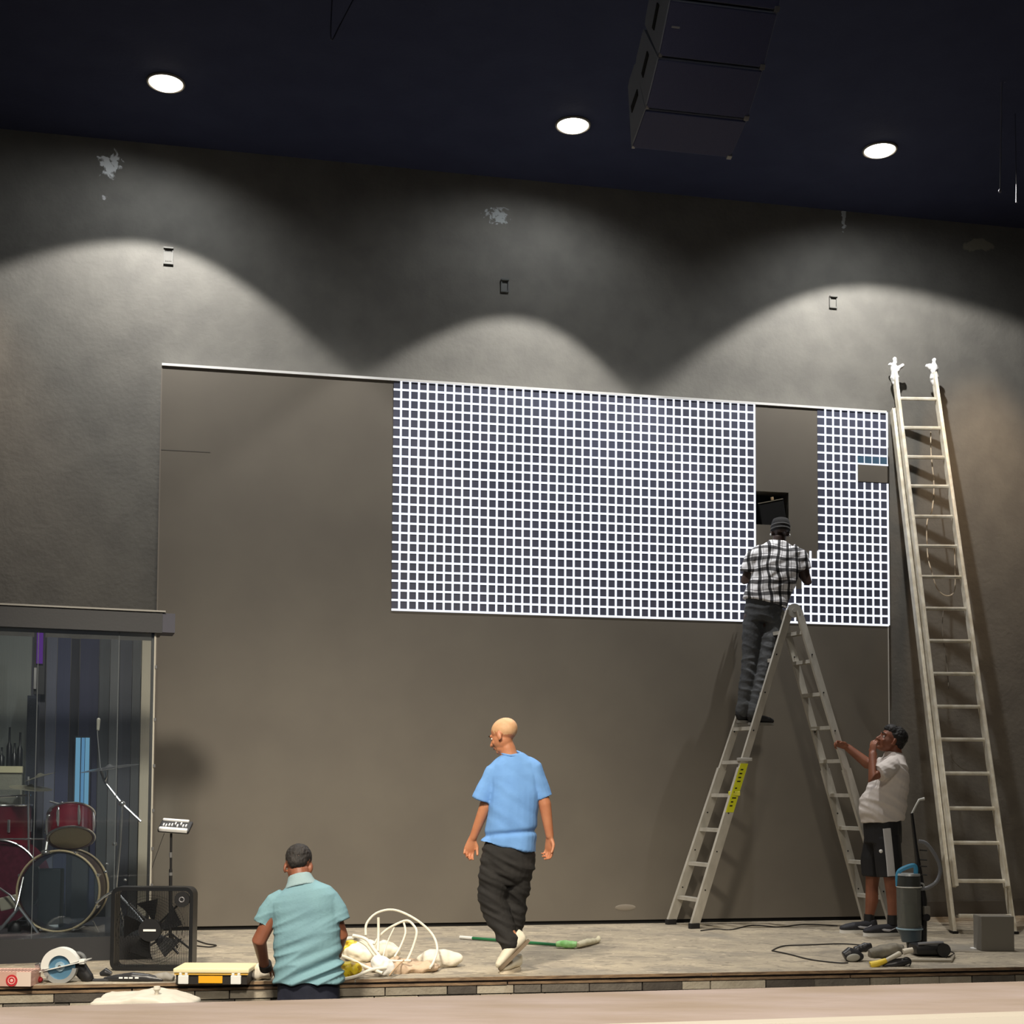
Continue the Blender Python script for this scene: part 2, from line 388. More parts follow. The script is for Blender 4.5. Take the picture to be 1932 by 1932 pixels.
for j in range(1, 17):
    if j in (7, 8): hline(j, RB - 1, H0)
    elif j == 6: hline(j, RB - 1, H0); hline(j, H0, NT + .1, TH * .8)
    else: hline(j, RB - 1, NT)
hline(0, RB, NT)
vline(N1 + 8, 16, 24); vline(N1 + 7, 16.05, 24); vline(N1 + 6, 16.05, 24)
vline(N1 + 5, 20.0, 24)
for i in range(1, 5): vline(N1 + i, 21, 24)
for j in range(17, 21): hline(j, N1 + 6.0, NT)
for j in range(21, 25): hline(j, N1, NT)
hbm = MB(); wbox(gx(H0) + .012, gx(NT), gz(8.0), gz(6.1), .003, .0062, hbm); hbm.build('dark_module', M_LED, scr)
# faint bluish glow row above the dark module
M_CY = mat('cyan_cell_face', (74, 104, 128), .45)
mb = MB(); wbox(gx(H0) + .01, gx(NT), gz(6), gz(5), .003, .0036, mb); mb.build('blue_cell_row', M_CY, scr)
# pale scuff low on the screen face, seam near the left edge
ss, zz = onw(1180, 1712)
mb = MB(); mb.ell(W(ss, zz, 0), (.10, .004, .028), Matrix((DW, NW, UP)).transposed(), 20, 8); mb.build('scuff', mat('scuff', (136, 128, 116), .8), scr, True)
ss0, zz = onw(300, 848)
mb = MB(); wbox(0, .42, zz - .003, zz + .003, 0, .0015, mb); mb.build('panel_seam', M_BASE, scr)
# module hanging out of the opening
tp = W((hs0 + hs1) / 2 + .02, (hz0 + hz1) / 2 - .06, -.02)
md = thing('display_module', 'black square display module hanging tilted inside the opening above the cap', 'panel', tp)
rot = Matrix((DW, NW, UP)).transposed() @ Matrix.Rotation(R(-10), 3, 'X') @ Matrix.Rotation(R(-13), 3, 'Y')
mb = MB(); mb.box(tp, (.25, .025, .26), rot, .004); mb.build('module_body', M_BLKM, md)
mb = MB(); mb.box(tp + rot @ V((0, .0, .133)), (.25, .03, .006), rot); mb.build('module_edge', mat('alu_edge', (190, 180, 160), .4, .6), md)
mb = MB(); mb.box(tp + rot @ V((.02, 0, .155)), (.025, .02, .03), rot, .003); mb.build('connector', mat('connector', (210, 180, 140), .5), md)

# ================================================================== wall plates
for k, (px, py, lab, sz) in enumerate(((318, 484, 'grey wall plate with raised ribs in the bright left pool of light', (.085, .15)), (952, 540, 'small grey wall box above the middle of the display wall', (.075, .12)), (1571, 571, 'small grey wall box in the bright pool of light at right', (.08, .12)))):
    s, z = onw(px, py, -.2); p = W(s, z - sz[1] / 2, -.2)
    t = thing('wall_box', lab, 'wall box', p)
    m1 = mat('box_rim', (96, 95, 90) if k != 1 else (80, 82, 80), .6); m2 = mat('box_plate', (104, 102, 96) if k != 1 else (92, 92, 88), .6)
    w2, h2 = sz[0] / 2, sz[1]
    mb = MB(); c = s
    mb.obox(W(c - w2, z - h2 / 2, -.2), DW * sz[0], NW * .02, UP * .012); mb.obox(W(c - w2, z + h2 / 2 - .012, -.2), DW * sz[0], NW * .035, UP * .012)
    mb.obox(W(c - w2, z - h2 / 2 + .012, -.2), DW * .01, NW * .02, UP * (h2 - .024)); mb.obox(W(c + w2 - .01, z - h2 / 2 + .012, -.2), DW * .01, NW * .02, UP * (h2 - .024))
    mb.build('rim', m1, t)
    mb = MB(); mb.obox(W(c - w2 + .01, z - h2 / 2 + .012, -.2), DW * (sz[0] - .02), NW * .008, UP * (h2 - .024)); mb.build('plate', m2, t)
    if k == 0:
        for q in range(4):
            mb = MB(); mb.obox(W(c - w2 + .018 + q * .014, z - h2 / 2 + .03, -.192), DW * .006, NW * .008, UP * (h2 - .06)); mb.build('rib', m1, t)

# ================================================================== ceiling downlights
M_BULB = emis('lamp_glow', (255, 244, 226), 9.0)
M_RIM = mat('lamp_rim', (120, 116, 108), .4)
for k, (px, py, lab, ap) in enumerate(((313, 155, 'glowing round ceiling downlight at left, above the booth side', (225, 432)), (1081, 235, 'glowing round ceiling downlight just left of the hanging loudspeakers', (975, 578)), (1660, 282, 'glowing round ceiling downlight at right, above the tall ladder', (1628, 527)))):
    P = at_z(px, py, ZC)
    t = thing('downlight', lab, 'ceiling light', P, 'round ceiling downlights')
    mb = MB(); mb.torus(P + UP * -.005, .145, .012, UP, 40, 8); mb.build('trim_ring', M_RIM, t, True)
    mb = MB(); mb.ell(P, (.135, .135, .05), None, 32, 12); mb.build('lens', M_BULB, t, True)
    s = (P - A).dot(DW); d = (P - A).dot(NW) + .2
    sa, za = onw(ap[0], ap[1], -.2)
    # axis leans along the wall so the pool of light peaks where it is seen
    foot = W(sa, za, -.2); drop = ZC - za
    half = math.atan2(d, drop)
    src = P + UP * -.06
    tgt = W(s + (sa - s) * (1.5 if k == 0 else 2.6), ZC - 5.5, (d - .2) )
    lamp('downlight_beam', 'SPOT', src, tgt, 500, (1, .97, .93), .03, math.degrees(half) * 2, .17)
    lamp('downlight_spill', 'SPOT', src, src + V((0, 0, -1)) - NW * .25 + DW * (sa - s) * .4, 66, (.93, .97, 1), .05, 150, .6)

# ================================================================== hanging loudspeakers
M_SPK = mat('loudspeaker_paint', (90, 92, 110), .6, bump=.15, bscale=80)
M_SPKS = mat('loudspeaker_lit_side', (150, 156, 168), .6, bump=.15, bscale=80)  # sides catch more light; that brightness is put into this paler colour
M_GRL = mat('loudspeaker_grille', (84, 88, 122), .7, bump=.5, bscale=300)
WD = V((math.cos(R(11)), math.sin(R(11)), 0)); NH = V((math.sin(R(11)), -math.cos(R(11)), 0))
P0 = at_y(1191, 277, 7.5)
tilts = [72, 56, 46, 38, 32, 27]
Wd, Hh, Dp = .605, .285, .415
pts = [P0]; 
arr = thing('loudspeaker_array', 'curved column of dark loudspeaker cabinets hanging from the ceiling', 'loudspeaker', P0)
cur = P0; M_PIN = mat('pin_metal', (150, 150, 150), .4, .7)
labs = ['lowest cabinet of the hanging loudspeaker column', 'second cabinet from the bottom of the hanging loudspeaker column', 'third cabinet from the bottom of the hanging loudspeaker column', 'cabinet of the hanging loudspeaker column cut by the top of the picture']
for k, tdeg in enumerate(tilts[:4]):
    t = R(tdeg); up = NH * math.sin(t) + UP * math.cos(t); bk = -NH * math.cos(t) + UP * math.sin(t)
    t2 = R(tilts[k + 1]) ; bk2 = -NH * math.cos(t2) + UP * math.sin(t2)
    prof = [(0, 0), (0, Hh), (Dp * .96, Hh - .055), (Dp, Hh - .09), (Dp, .09), (Dp * .96, .055)] if k == 0 else [(0, .004), (0, Hh), (Dp * .97, Hh - .045), (Dp, Hh - .07), (Dp, .075), (Dp * .97, .045)]
    mb = MB(); mb.prism(prof, cur, bk, up, WD * Wd)
    cb = mb.build('cabinet', M_SPKS, arr)
    mb = MB(); c = cur + up * (Hh / 2) + WD * (Wd / 2) - bk * .006
    rm = Matrix((WD, bk, up)).transposed(); mb.box(c, (Wd - .012, .016, Hh - .016), rm, .004); mb.build('grille', M_GRL, cb)
    mb = MB(); hc = cur + bk * (Dp * .48) + up * (Hh * .5); mb.box(hc, (.012, .05, .13), rm, .005); mb.build('handle_recess', M_BLKM, cb)
    mb = MB(); mb.box(cur + WD * (Wd * .98) + up * .01 - bk * .004, (.03, .03, .03), rm, .004); mb.build('rigging_pin', M_PIN, cb); mb = MB(); mb.box(cur + WD * .01 + up * .01 - bk * .004, (.02, .02, .02), rm, .003); mb.build('rigging_pin', M_PIN, cb)
    if k == 2:
        mb = MB(); mb.box(cur + WD * .06 + up * (Hh * .55) - bk * .016, (.045, .004, .010), rm); mb.build('badge', mat('badge_silver', (190, 190, 195), .3, .5), cb)
    cur = cur + up * (Hh + .006)
top = cur; t = R(30)
mb = MB(); mb.box(top + WD * Wd / 2 - NH * .15 + UP * .12, (Wd, .5, .05), Matrix((WD, -NH, UP)).transposed(), .006); mb.build('flying_frame', M_BLK, arr)
mb = MB()
for a_ in (.05, Wd - .05):
    q = top + WD * a_ - NH * .15 + UP * .12; mb.cyl(q - UP * .3, V((q.x, q.y, ZC)), .012, n=8)
mb.build('hanging_cable', M_BLK, arr)

# hanging cables by the ceiling
M_CAB = mat('cable_grey', (110, 110, 122), .5)
p1 = at_y(1887, 360, 10.5); mb = MB(); mb.loft(smooth_path([p1, at_y(1890, 150, 10.5), at_y(1892, -60, 10.5), V((at_y(1892, -60, 10.5).x, 10.5, ZC))]), .006, 6)
o = mb.build('hanging_cable', M_CAB); 
mb = MB(); mb.ell(p1, (.014, .014, .018), None, 10, 6); mb.build('end_plug', M_CAB, o, True); tag(o, 'long thin grey cable hanging straight down at upper right', 'cable')
p1 = at_y(625, 74, 9.0); mb = MB(); mb.loft(smooth_path([V((p1.x + .01, 9, ZC)), at_y(626, 10, 9), p1, at_y(640, 50, 9.1), at_y(666, 0, 9.2), V((at_y(680, -40, 9.2).x, 9.2, ZC))]), .005, 6)
tag(mb.build('ceiling_cable', mat('cable_dark', (62, 64, 78), .6)), 'thin dark cable looping down from the ceiling left of centre', 'cable')
p1 = at_y(1918, 382, 11.0); mb = MB(); mb.cyl(p1, p1 + UP * .16, .009, .004, 8); o = mb.build('cord_pull', M_CAB); tag(o, 'short pale pull cord end at the upper right edge', 'cord')
mb = MB(); mb.cyl(p1 + UP * .155, V((p1.x, p1.y, ZC)), .0025, n=5); mb.build('cord', mat('cord_black', (20, 20, 26), .7), o)

# ================================================================== people
M_SKIN_A = mat('skin_tan', (196, 134, 98), .5, c2=(184, 118, 84), nscale=9, sub=.08)
M_SKIN_A2 = mat('skin_tan_head', (216, 160, 120), .48, c2=(200, 140, 102), nscale=7, sub=.08)
M_SKIN_B = mat('skin_brown', (140, 88, 64), .5, c2=(126, 76, 55), nscale=9, sub=.06)
M_SKIN_C = mat('skin_dark', (66, 46, 38), .5, c2=(58, 40, 34), nscale=9)
M_SKIN_D = mat('skin_warm', (168, 106, 76), .5, c2=(156, 94, 66), nscale=9, sub=.06)
M_EYE = mat('eye_white', (225, 220, 212), .2); M_IRIS = mat('iris', (40, 26, 18), .2)
M_LIP = mat('lip', (150, 88, 74), .5); M_BROW = mat('brow', (42, 34, 28), .8)

def folds(amp, sx, sy, sz, seed=0, slope=0.0, fine=0.0):
    def f(co, n):
        p = V((co.x * sx + seed, co.y * sy + seed * .7, (co.z + slope * co.x) * sz + seed * 1.3))
        a = noise.noise(p); b = noise.noise(p * 2.1 + V((5, 3, 1)))
        return amp * ((1 - abs(a) * 2.2) * .6 + b * .4 - .25)
    return f

def hand(mb, wrist, d, nrm, thumb, curl=.5, L=.185, spread=.12, sc_=1.0):
    """wrist position, hand direction, palm normal (out of the palm), thumb side sign"""
    d = V(d).normalized(); nrm = V(nrm); nrm = (nrm - d * nrm.dot(d)).normalized(); sd = d.cross(nrm) * thumb
    w = V(wrist); pl = L * .52
    # palm as flattened loft
    mb.loft([w - d * .02, w + d * pl * .35, w + d * pl * .75, w + d * pl], [(.020, .026), (.016, .036), (.015, .041), (.012, .040)], 14, ref=nrm)
    mb.ell(w + d * pl * .97, (.011, .011, .011))
    for k, (o, ln, r) in enumerate(((.031, .078, .0088), (.0105, .088, .0092), (-.0105, .080, .0088), (-.030, .062, .0078))):
        p = w + d * (pl * (.97 - .04 * abs(k - 1))) + sd * o; dd = (d + sd * spread * (1.5 - k) * .5).normalized(); ps = [p - dd * .015]; rs = [r * 1.05]
        ang = 0; q = p
        for seg, fr in ((0, .45), (1, .32), (2, .23)):
            ang += curl * (1 + .12 * k) * (.55 if seg == 0 else .9)
            v = dd * math.cos(ang) + nrm * math.sin(ang); ps.append(q); rs.append(r); q = q + v * ln * fr
        ps.append(q); rs.append(r * .82)
        mb.limb(ps, rs, 8)
    t0 = w + d * pl * .22 + sd * .022; v = (d * .75 + sd * .62 + nrm * .25).normalized(); t1 = t0 + v * .038; v2 = (d * .9 + sd * .2 + nrm * .4 * (.5 + curl)).normalized(); t2 = t1 + v2 * .032; t3 = t2 + (v2 + nrm * .3).normalized() * .024
    mb.limb([t0, t1, t2, t3], [.015, .0125, .0105, .009], 8)

def head(mb, c, f, u, s=1.0, parts=None, ears=True):
    f = V(f).normalized(); u = V(u); u = (u - f * u.dot(f)).normalized(); l = u.cross(f)   # l = the person's left
    M = Matrix((l, f, u)).transposed(); c = V(c)
    P = lambda a, b, z: c + M @ V((a * s, b * s, z * s))
    E = lambda a, b, z, ra, rb, rz, rt=None: mb.ell(P(a, b, z), (ra * s, rb * s, rz * s), M @ rt if rt is not None else M, 18, 12)
    E(0, -.012, .035, .077, .098, .082)          # cranium
    E(0, .022, -.020, .063, .074, .080)          # face
    E(0, .042, -.078, .040, .042, .034)          # jaw
    E(0, .074, -.092, .020, .018, .017)          # chin
    E(0, .082, .022, .050, .018, .013)           # brow ridge
    for sg in (-1, 1):
        E(sg * .034, .070, -.030, .020, .018, .018)
        if ears:
            r_ = Matrix.Rotation(sg * R(-18), 3, 'Z')
            E(sg * .078, -.004, -.012, .008, .018, .031, r_)
            E(sg * .075, .004, -.034, .008, .011, .012, r_)
    mb.limb([P(0, .086, .016), P(0, .103, -.014), P(0, .112, -.030)], [.009 * s, .0115 * s, .0145 * s], 10)
    E(-.012, .100, -.034, .009, .010, .008); E(.012, .100, -.034, .009, .010, .008)
    E(0, .088, -.056, .022, .014, .0065); E(0, .086, -.067, .020, .013, .0075)
    return P, M
def face_parts(par, P, M, s, brow=True):
    for sg in (-1, 1):
        mb = MB(); mb.ell(P(sg * .031, .079, .002), (.0125 * s, .0075 * s, .0085 * s), M, 12, 8); e = mb.build('eye', M_EYE, par, True)
        mb = MB(); mb.ell(P(sg * .031, .0835, .001), (.0055 * s, .004 * s, .0055 * s), M, 10, 6); mb.build('iris', M_IRIS, par, True)
        if brow:
            mb = MB(); mb.limb([P(sg * .014, .099, .024), P(sg * .032, .098, .030), P(sg * .048, .084, .026)], [.003 * s, .004 * s, .003 * s], 6); mb.build('eyebrow', M_BROW, par, True)
    mb = MB(); mb.limb([P(-.022, .090, -.061), P(0, .1025, -.060), P(.022, .090, -.061)], [.003 * s, .0055 * s, .003 * s], 8); mb.build('mouth', M_LIP, par, True)

def shoe(par, heel, toe, up, ml, ms, w=.048, name='shoe', h=.085, collar=True, midsole=.028, swoosh=None):
    heel, toe, up = V(heel), V(toe), V(up); d = (toe - heel); L = d.length; d.normalize(); up = (up - d * up.dot(d)).normalized(); sd = d.cross(up)
    def P(t, z): return heel + d * L * t + up * z
    mb = MB(); b = midsole
    mb.loft([P(0.0, b + .030), P(.04, b + h * .40), P(.2, b + h * .46), P(.42, b + h * .42), P(.62, b + .030), P(.82, b + .022), P(.95, b + .016), P(1.0, b + .010)],
            [(.022, w * .45), (h * .42, w * .66), (h * .50, w * .74), (h * .42, w * .80), (.036, w * .92), (.030, w * .95), (.022, w * .72), (.008, w * .35)], 16, ref=up)
    mb.loft([P(.10, b + h * .5), P(.12, b + h * 1.0)], [(.040, w * .72), (.038, w * .66)], 14, ref=d)
    o = mb.build(name, ml, par, remesh=.006, relax=3)
    mb = MB(); n = 20; prof = []
    for i in range(n):
        a = 2 * math.pi * i / n; x = math.cos(a); y = math.sin(a); wd = w * (1.0 if x > 0 else .82) * (1 + .08 * (x > .2))
        prof.append((L * (.5 + .51 * x), wd * math.copysign(abs(y) ** .8, y)))
    mb.prism(prof, heel, d, sd, up * midsole); s_ = mb.build('sole', ms, o, True)
    if swoosh:
        for sg in (-1, 1):
            mb = MB(); mb.loft(smooth_path([P(.18, b + .042) + sd * sg * w * .76, P(.36, b + .022) + sd * sg * w * .86, P(.62, b + .035) + sd * sg * w * .80], 4), [(.004, .003)] * 4 + [(.010, .004)] * 3 + [(.003, .003)] * 2, 6, ref=up)
            mb.build('side_mark', swoosh, o)
    return o

# ---------------------------------------------------------------- walking man in the blue T-shirt
Y0 = 9.05
J = lambda x, y, dy=0.0: at_y(x, y, Y0 + dy)
base = J(958, 1832); base.z = 0
man = thing('person', 'bald man in light blue T-shirt and black trousers walking left across the stage', 'person', base)
fd = V((-.80, .42, -.36)); hu = V((-.15, .22, 1))
hc = J(951, 1388)
mb = MB(); Pf, Mf = head(mb, hc, fd, hu, .99)
XR = V((1, 0, 0))
mb.loft([J(953, 1396), J(957, 1412), J(962, 1432), J(966, 1450)], [(.045, .05), (.056, .058), (.060, .060), (.085, .075)], 16, ref=XR)
mb.loft([J(966, 1434), J(966, 1455), J(968, 1490), J(964, 1545), J(960, 1580), J(958, 1625)], [(.10, .06), (.155, .09), (.150, .105), (.140, .10), (.145, .105), (.15, .11)], 18, ref=XR)
mb.limb([J(938, 1452), J(916, 1521, .01), J(893, 1580, .05)], [.052, .043, .027], 14)
mb.limb([J(1003, 1450), J(1028, 1518, -.02), J(1037, 1577, -.02)], [.052, .044, .028], 14)
hand(mb, J(892, 1582, .05), V((-.30, .10, -1)), V((.25, -.9, .1)), -1, .75)
hand(mb, J(1037, 1579, -.02), V((-.02, .12, -1)), V((-.7, -.75, 0)), -1, .62)
# lower body
LH, LK, LA = J(937, 1620), J(930, 1695, .02), J(968, 1772, -.06)
RH, RK, RA = J(985, 1620), J(974, 1700, .08), J(967, 1782, .12)
mb.limb([LH, LK, LA], [.075, .05, .036], 14); mb.limb([RH, RK, RA], [.075, .05, .036], 14)
body = mb.build('body', M_SKIN_A, man, remesh=.0055, relax=2)
face_parts(man, Pf, Mf, .99)
# short stubble of hair round the back of the head
mb = MB(); mb.ell(Pf(0, -.015, .038), (.0782 * .99, .0985 * .99, .0825 * .99), Mf, 24, 14)
mb.build('cropped_hair', mat('stubble', (216, 172, 130), .6, c2=(206, 160, 118), nscale=30), man, remesh=.006, relax=2)
# T-shirt
M_TEE = mat('blue_cotton', (118, 165, 222), .85, c2=(112, 158, 216), nscale=5, bump=.25, bscale=25, spec=.2)
mb = MB()
mb.loft([J(965, 1422), J(966, 1430), J(967, 1442), J(968, 1462), J(970, 1500), J(967, 1545), J(963, 1578), J(959, 1598)], [(.076, .07), (.105, .078), (.148, .092), (.168, .108), (.170, .125), (.178, .128), (.190, .135), (.196, .138)], 26, ref=XR, pw=2.25)
mb.loft([J(948, 1441), J(932, 1454), J(920, 1484), J(909, 1511)], [(.055, .055), (.070, .066), (.072, .068), (.074, .070)], 16, ref=XR)
mb.loft([J(990, 1441), J(1005, 1452), J(1017, 1480), J(1026, 1506)], [(.055, .055), (.068, .064), (.070, .066), (.068, .066)], 16, ref=XR)
def teef(co, n):
    p = V((co.x * 9, co.y * 5, co.z * 2.2)); a = noise.noise(p + V((3, 1, 7))) * .017
    zz_ = at_y(960, 1572, Y0).z; k = math.exp(-((co.z - zz_ - .08 * (co.x + .05)) / .018) ** 2)
    q = noise.noise(V((co.x * 3, co.y * 3, co.z * 14 + co.x * 9))) * .007
    return a + q - k * .016
tee = mb.build('t_shirt', M_TEE, man, remesh=.0065, relax=4, disp=teef)
mb = MB(); mb.torus(J(965, 1421), .069, .008, V((0.08, -.28, 1)), 32, 8); mb.build('collar', M_TEE, tee, True)
# trousers
M_TRS = mat('black_cotton', (52, 50, 48), .85, c2=(44, 43, 42), nscale=6, bump=.3, bscale=30, spec=.2)
mb = MB()
mb.loft([J(961, 1585), J(960, 1605), J(960, 1628), J(957, 1650), J(955, 1668)], [(.165, .125), (.180, .135), (.185, .138), (.165, .12), (.10, .08)], 24, ref=XR)
mb.limb([J(937, 1622), J(932, 1660, 0), J(930, 1697, .0), J(938, 1725, .0), J(951, 1752, -.03), J(961, 1779, -.05)], [.108, .108, .100, .092, .078, .066], 18)
mb.limb([J(983, 1622), J(976, 1660, .03), J(972, 1700, .07), J(970, 1735, .09), J(968, 1772, .11)], [.102, .096, .086, .074, .064], 18)
mb.build('trousers', M_TRS, man, remesh=.0065, relax=3, disp=folds(.017, 3.5, 3.5, 15, 3, .5))
M_SHW = mat('white_canvas', (226, 218, 196), .7); M_SOL = mat('sole_tan', (120, 104, 84), .8)
shoe(man, J(1000, 1776, -.03), J(944, 1832, -.10), V((-.62, -.05, .30)) , M_SHW, M_SOL, .050, midsole=.022)
h2 = J(972, 1806, .10); h2.z = 0.0; shoe(man, h2 + V((.03, .02, 0)), h2 + V((-.09, -.20, 0)), UP, M_SHW, mat('sole_pale', (214, 200, 176), .7), .046, midsole=.022)

# ---------------------------------------------------------------- man in the teal polo in front of the stage
Y0 = 8.27
base = J(582, 1900); base.z = FLOORZ
tm = thing('person', 'dark haired man in teal polo shirt seen from behind, bending over the stage edge', 'person', base)
hc = J(563, 1634, .05); fd = V((-.02, 1, -.75)); hu = V((0, .75, 1))
mb = MB(); Pf, Mf = head(mb, hc, fd, hu, 1.06)
mb.loft([J(564, 1640, .02), J(567, 1662, 0), J(570, 1676, 0)], [(.060, .060), (.062, .062), (.09, .075)], 16, ref=XR)
mb.loft([J(572, 1668), J(574, 1690), J(578, 1740), J(581, 1800), J(582, 1850), J(582, 1895)], [(.10, .07), (.16, .09), (.165, .11), (.16, .11), (.165, .12), (.16, .12)], 18, ref=XR)
mb.limb([J(523, 1708), J(489, 1775, -.02), J(499, 1822, .18)], [.048, .046, .031], 14)
mb.limb([J(624, 1706), J(644, 1765, .03), J(636, 1800, .22)], [.046, .042, .030], 14)
hand(mb, J(500, 1825, .19), V((.35, .8, -.25)), V((0, -.1, -1)), -1, .45)
hand(mb, J(636, 1803, .23), V((-.5, .8, -.2)), V((0, 0, -1)), 1, .45)
for sx in (-1, 1):
    hp = J(582, 1895) + V((sx * .09, 0, 0)); mb.limb([hp, V((hp.x + sx * .01, hp.y + .02, -.38)), V((hp.x + sx * .02, hp.y - .03, -.77))], [.085, .055, .04], 14)
mb.build('body', M_SKIN_B, tm, remesh=.006, relax=2)
face_parts(tm, Pf, Mf, 1.0)
M_HAIR = mat('dark_hair', (22, 19, 17), .7, c2=(40, 34, 30), nscale=50, stretch=(1, 1, .3), bump=.6, bscale=120)
mb = MB(); mb.ell(Pf(0, -.030, .044), (.083, .088, .084), Mf, 24, 14); mb.ell(Pf(0, .02, .088), (.066, .075, .042), Mf, 20, 12); mb.ell(Pf(0, -.06, .0), (.062, .045, .055), Mf, 20, 12)
mb.build('hair', M_HAIR, tm, remesh=.006, relax=1, disp=lambda c, n: .004 * noise.noise(c * 60))
M_POLO = mat('teal_pique', (122, 160, 168), .75, c2=(114, 150, 160), nscale=4, bump=.2, bscale=60, spec=.3)
mb = MB()
mb.loft([J(567, 1662, 0), J(569, 1671, 0), J(571, 1681), J(573, 1694), J(576, 1715), J(579, 1750), J(582, 1800), J(582, 1830), J(582, 1852)], [(.072, .068), (.112, .08), (.176, .098), (.212, .110), (.216, .118), (.207, .125), (.208, .134), (.214, .142), (.220, .148)], 28, ref=XR, pw=2.3)
mb.ell(J(524, 1701), (.062, .064, .062)); mb.loft([J(536, 1690), J(520, 1702), J(506, 1722), J(497, 1744)], [(.050, .060), (.064, .066), (.067, .067), (.067, .067)], 16, ref=XR)
mb.ell(J(622, 1697), (.060, .064, .060)); mb.loft([J(608, 1688), J(624, 1698), J(637, 1717), J(643, 1737)], [(.050, .06), (.062, .066), (.062, .064), (.058, .06)], 16, ref=XR)
def polof(co, n):
    zc = co.z - .02; u_ = co.x * .62 + .0
    k = max(0, 1 - abs(co.z - .12) / .42)
    a = noise.noise(V((co.x * 2.2, 1, (co.z - co.x * .42) * 15 + 3))); b = noise.noise(V((co.x * 3, 4, (co.z - co.x * .35) * 26)))
    return k * (.026 * (.45 - abs(a) * 1.9) + .004 * b) + .005 * noise.noise(co * 6)
polo = mb.build('polo_shirt', M_POLO, tm, remesh=.0065, relax=3, disp=polof)
mb = MB(); mb.loft([J(565, 1651, .015), J(567, 1662, .005), J(569, 1674, -.005)], [(.070, .070), (.084, .080), (.108, .088)], 28, ref=XR); mb.build('collar', mat('teal_collar', (140, 164, 168), .8, bump=.2, bscale=90), polo, remesh=.006, relax=2)
M_NAVY = mat('navy_cotton', (24, 28, 46), .85, c2=(20, 24, 40), nscale=6, bump=.3, bscale=20)
mb = MB(); mb.loft([J(582, 1838), J(582, 1860), J(582, 1900)], [(.180, .115), (.192, .122), (.192, .125)], 22, ref=XR)
for sx in (-1, 1):
    hp = J(582, 1895) + V((sx * .095, 0, 0)); mb.limb([hp, V((hp.x + sx * .01, hp.y + .02, -.38)), V((hp.x + sx * .02, hp.y - .03, -.76))], [.105, .085, .07], 16)
mb.build('trousers', M_NAVY, tm, remesh=.008, relax=2, disp=folds(.012, 6, 6, 4, 9))
for sx in (-1, 1):
    q = V((base.x + sx * .12, base.y - .08, FLOORZ)); shoe(tm, q, q + V((0, .26, 0)), UP, M_BLK, M_BLKM, .048)
mb = MB(); mb.loft([J(500, 1818, .165), J(502, 1827, .20)], [.041, .041], 16); mb.build('watch_strap', mat('strap_dark', (28, 26, 26), .5), tm, True)

# ---------------------------------------------------------------- boy/man with white T-shirt holding the ladder
Y0 = 11.5
J = lambda x, y, dy=0.0: at_y(x, y, Y0 + dy)
base = J(1650, 1757); base.z = 0
HS = 1.06
bm_ = thing('person', 'person in white T-shirt and black shorts steadying the stepladder and looking up', 'person', base)
XY = V((0, 1, 0))
hc = J(1681, 1397, -.02); fd = V((-1, -.12, .42)); hu = V((.42, 0, 1))
mb = MB(); Pf, Mf = head(mb, hc, fd, hu, HS)
mb.loft([J(1686, 1406), J(1688, 1426), J(1688, 1440)], [(.062, .060), (.066, .066), (.10, .085)], 16, ref=XY)
mb.loft([J(1685, 1432), J(1682, 1450), J(1678, 1480), J(1668, 1520), J(1666, 1560), J(1666, 1590)], [(.12, .08), (.17, .10), (.16, .13), (.15, .15), (.15, .13), (.15, .12)], 18, ref=XY)
# near arm raised to the chin, far arm out to the ladder
nS, nE, nW = J(1682, 1446, -.17), J(1645, 1466, -.24), J(1647, 1424, -.16)
mb.limb([nS, nE, nW], [.064, .058, .037], 14)
hand(mb, nW, V((.10, .25, 1)), V((.85, .5, -.2)), 1, .65)
fS, fE, fW = J(1680, 1446, .16), J(1636, 1440, .24), J(1600, 1411, .30)
mb.limb([fS, fE, fW], [.060, .050, .034], 14)
hand(mb, fW, V((-1, .05, .45)), V((-.3, -.6, -.6)), 1, .95)
NH_, NK_, NA_ = J(1674, 1590, -.10), J(1682, 1672, -.11), J(1684, 1733, -.11)
FH_, FK_, FA_ = J(1652, 1590, .10), J(1645, 1672, .12), J(1640, 1731, .13)
mb.limb([NH_, NK_, J(1686, 1700, -.11), NA_], [.085, .055, .056, .037], 14); mb.limb([FH_, FK_, J(1645, 1700, .12), FA_], [.085, .055, .056, .037], 14)
mb.build('body', M_SKIN_B, bm_, remesh=.006, relax=2)
face_parts(bm_, Pf, Mf, HS)
mb = MB(); mb.ell(Pf(0, -.028, .046), (.086 * HS, .098 * HS, .088 * HS), Mf, 24, 14); mb.ell(Pf(0, .022, .082), (.076, .072, .050), Mf, 18, 10); mb.ell(Pf(0, -.07, .0), (.064, .05, .06), Mf, 18, 10)
mb.build('hair', mat('black_hair', (16, 14, 14), .55, c2=(26, 23, 22), nscale=50, bump=.6, bscale=130), bm_, remesh=.006, relax=1, disp=lambda c, n: .005 * noise.noise(c * 55))
mb = MB(); mb.ell(Pf(-.082, -.006, -.045), (.005, .005, .006), Mf, 10, 8); mb.build('earring', M_TRIM, bm_, True)
M_WTEE = mat('white_cotton', (214, 206, 200), .85, c2=(206, 198, 192), nscale=5, bump=.25, bscale=25, spec=.2)
mb = MB()
mb.loft([J(1688, 1420), J(1687, 1430), J(1685, 1442), J(1681, 1465), J(1675, 1492), J(1666, 1518), J(1664, 1536), J(1665, 1550)], [(.085, .075), (.14, .09), (.20, .115), (.215, .145), (.205, .170), (.205, .198), (.20, .192), (.195, .175)], 28, ref=XY, pw=2.2)
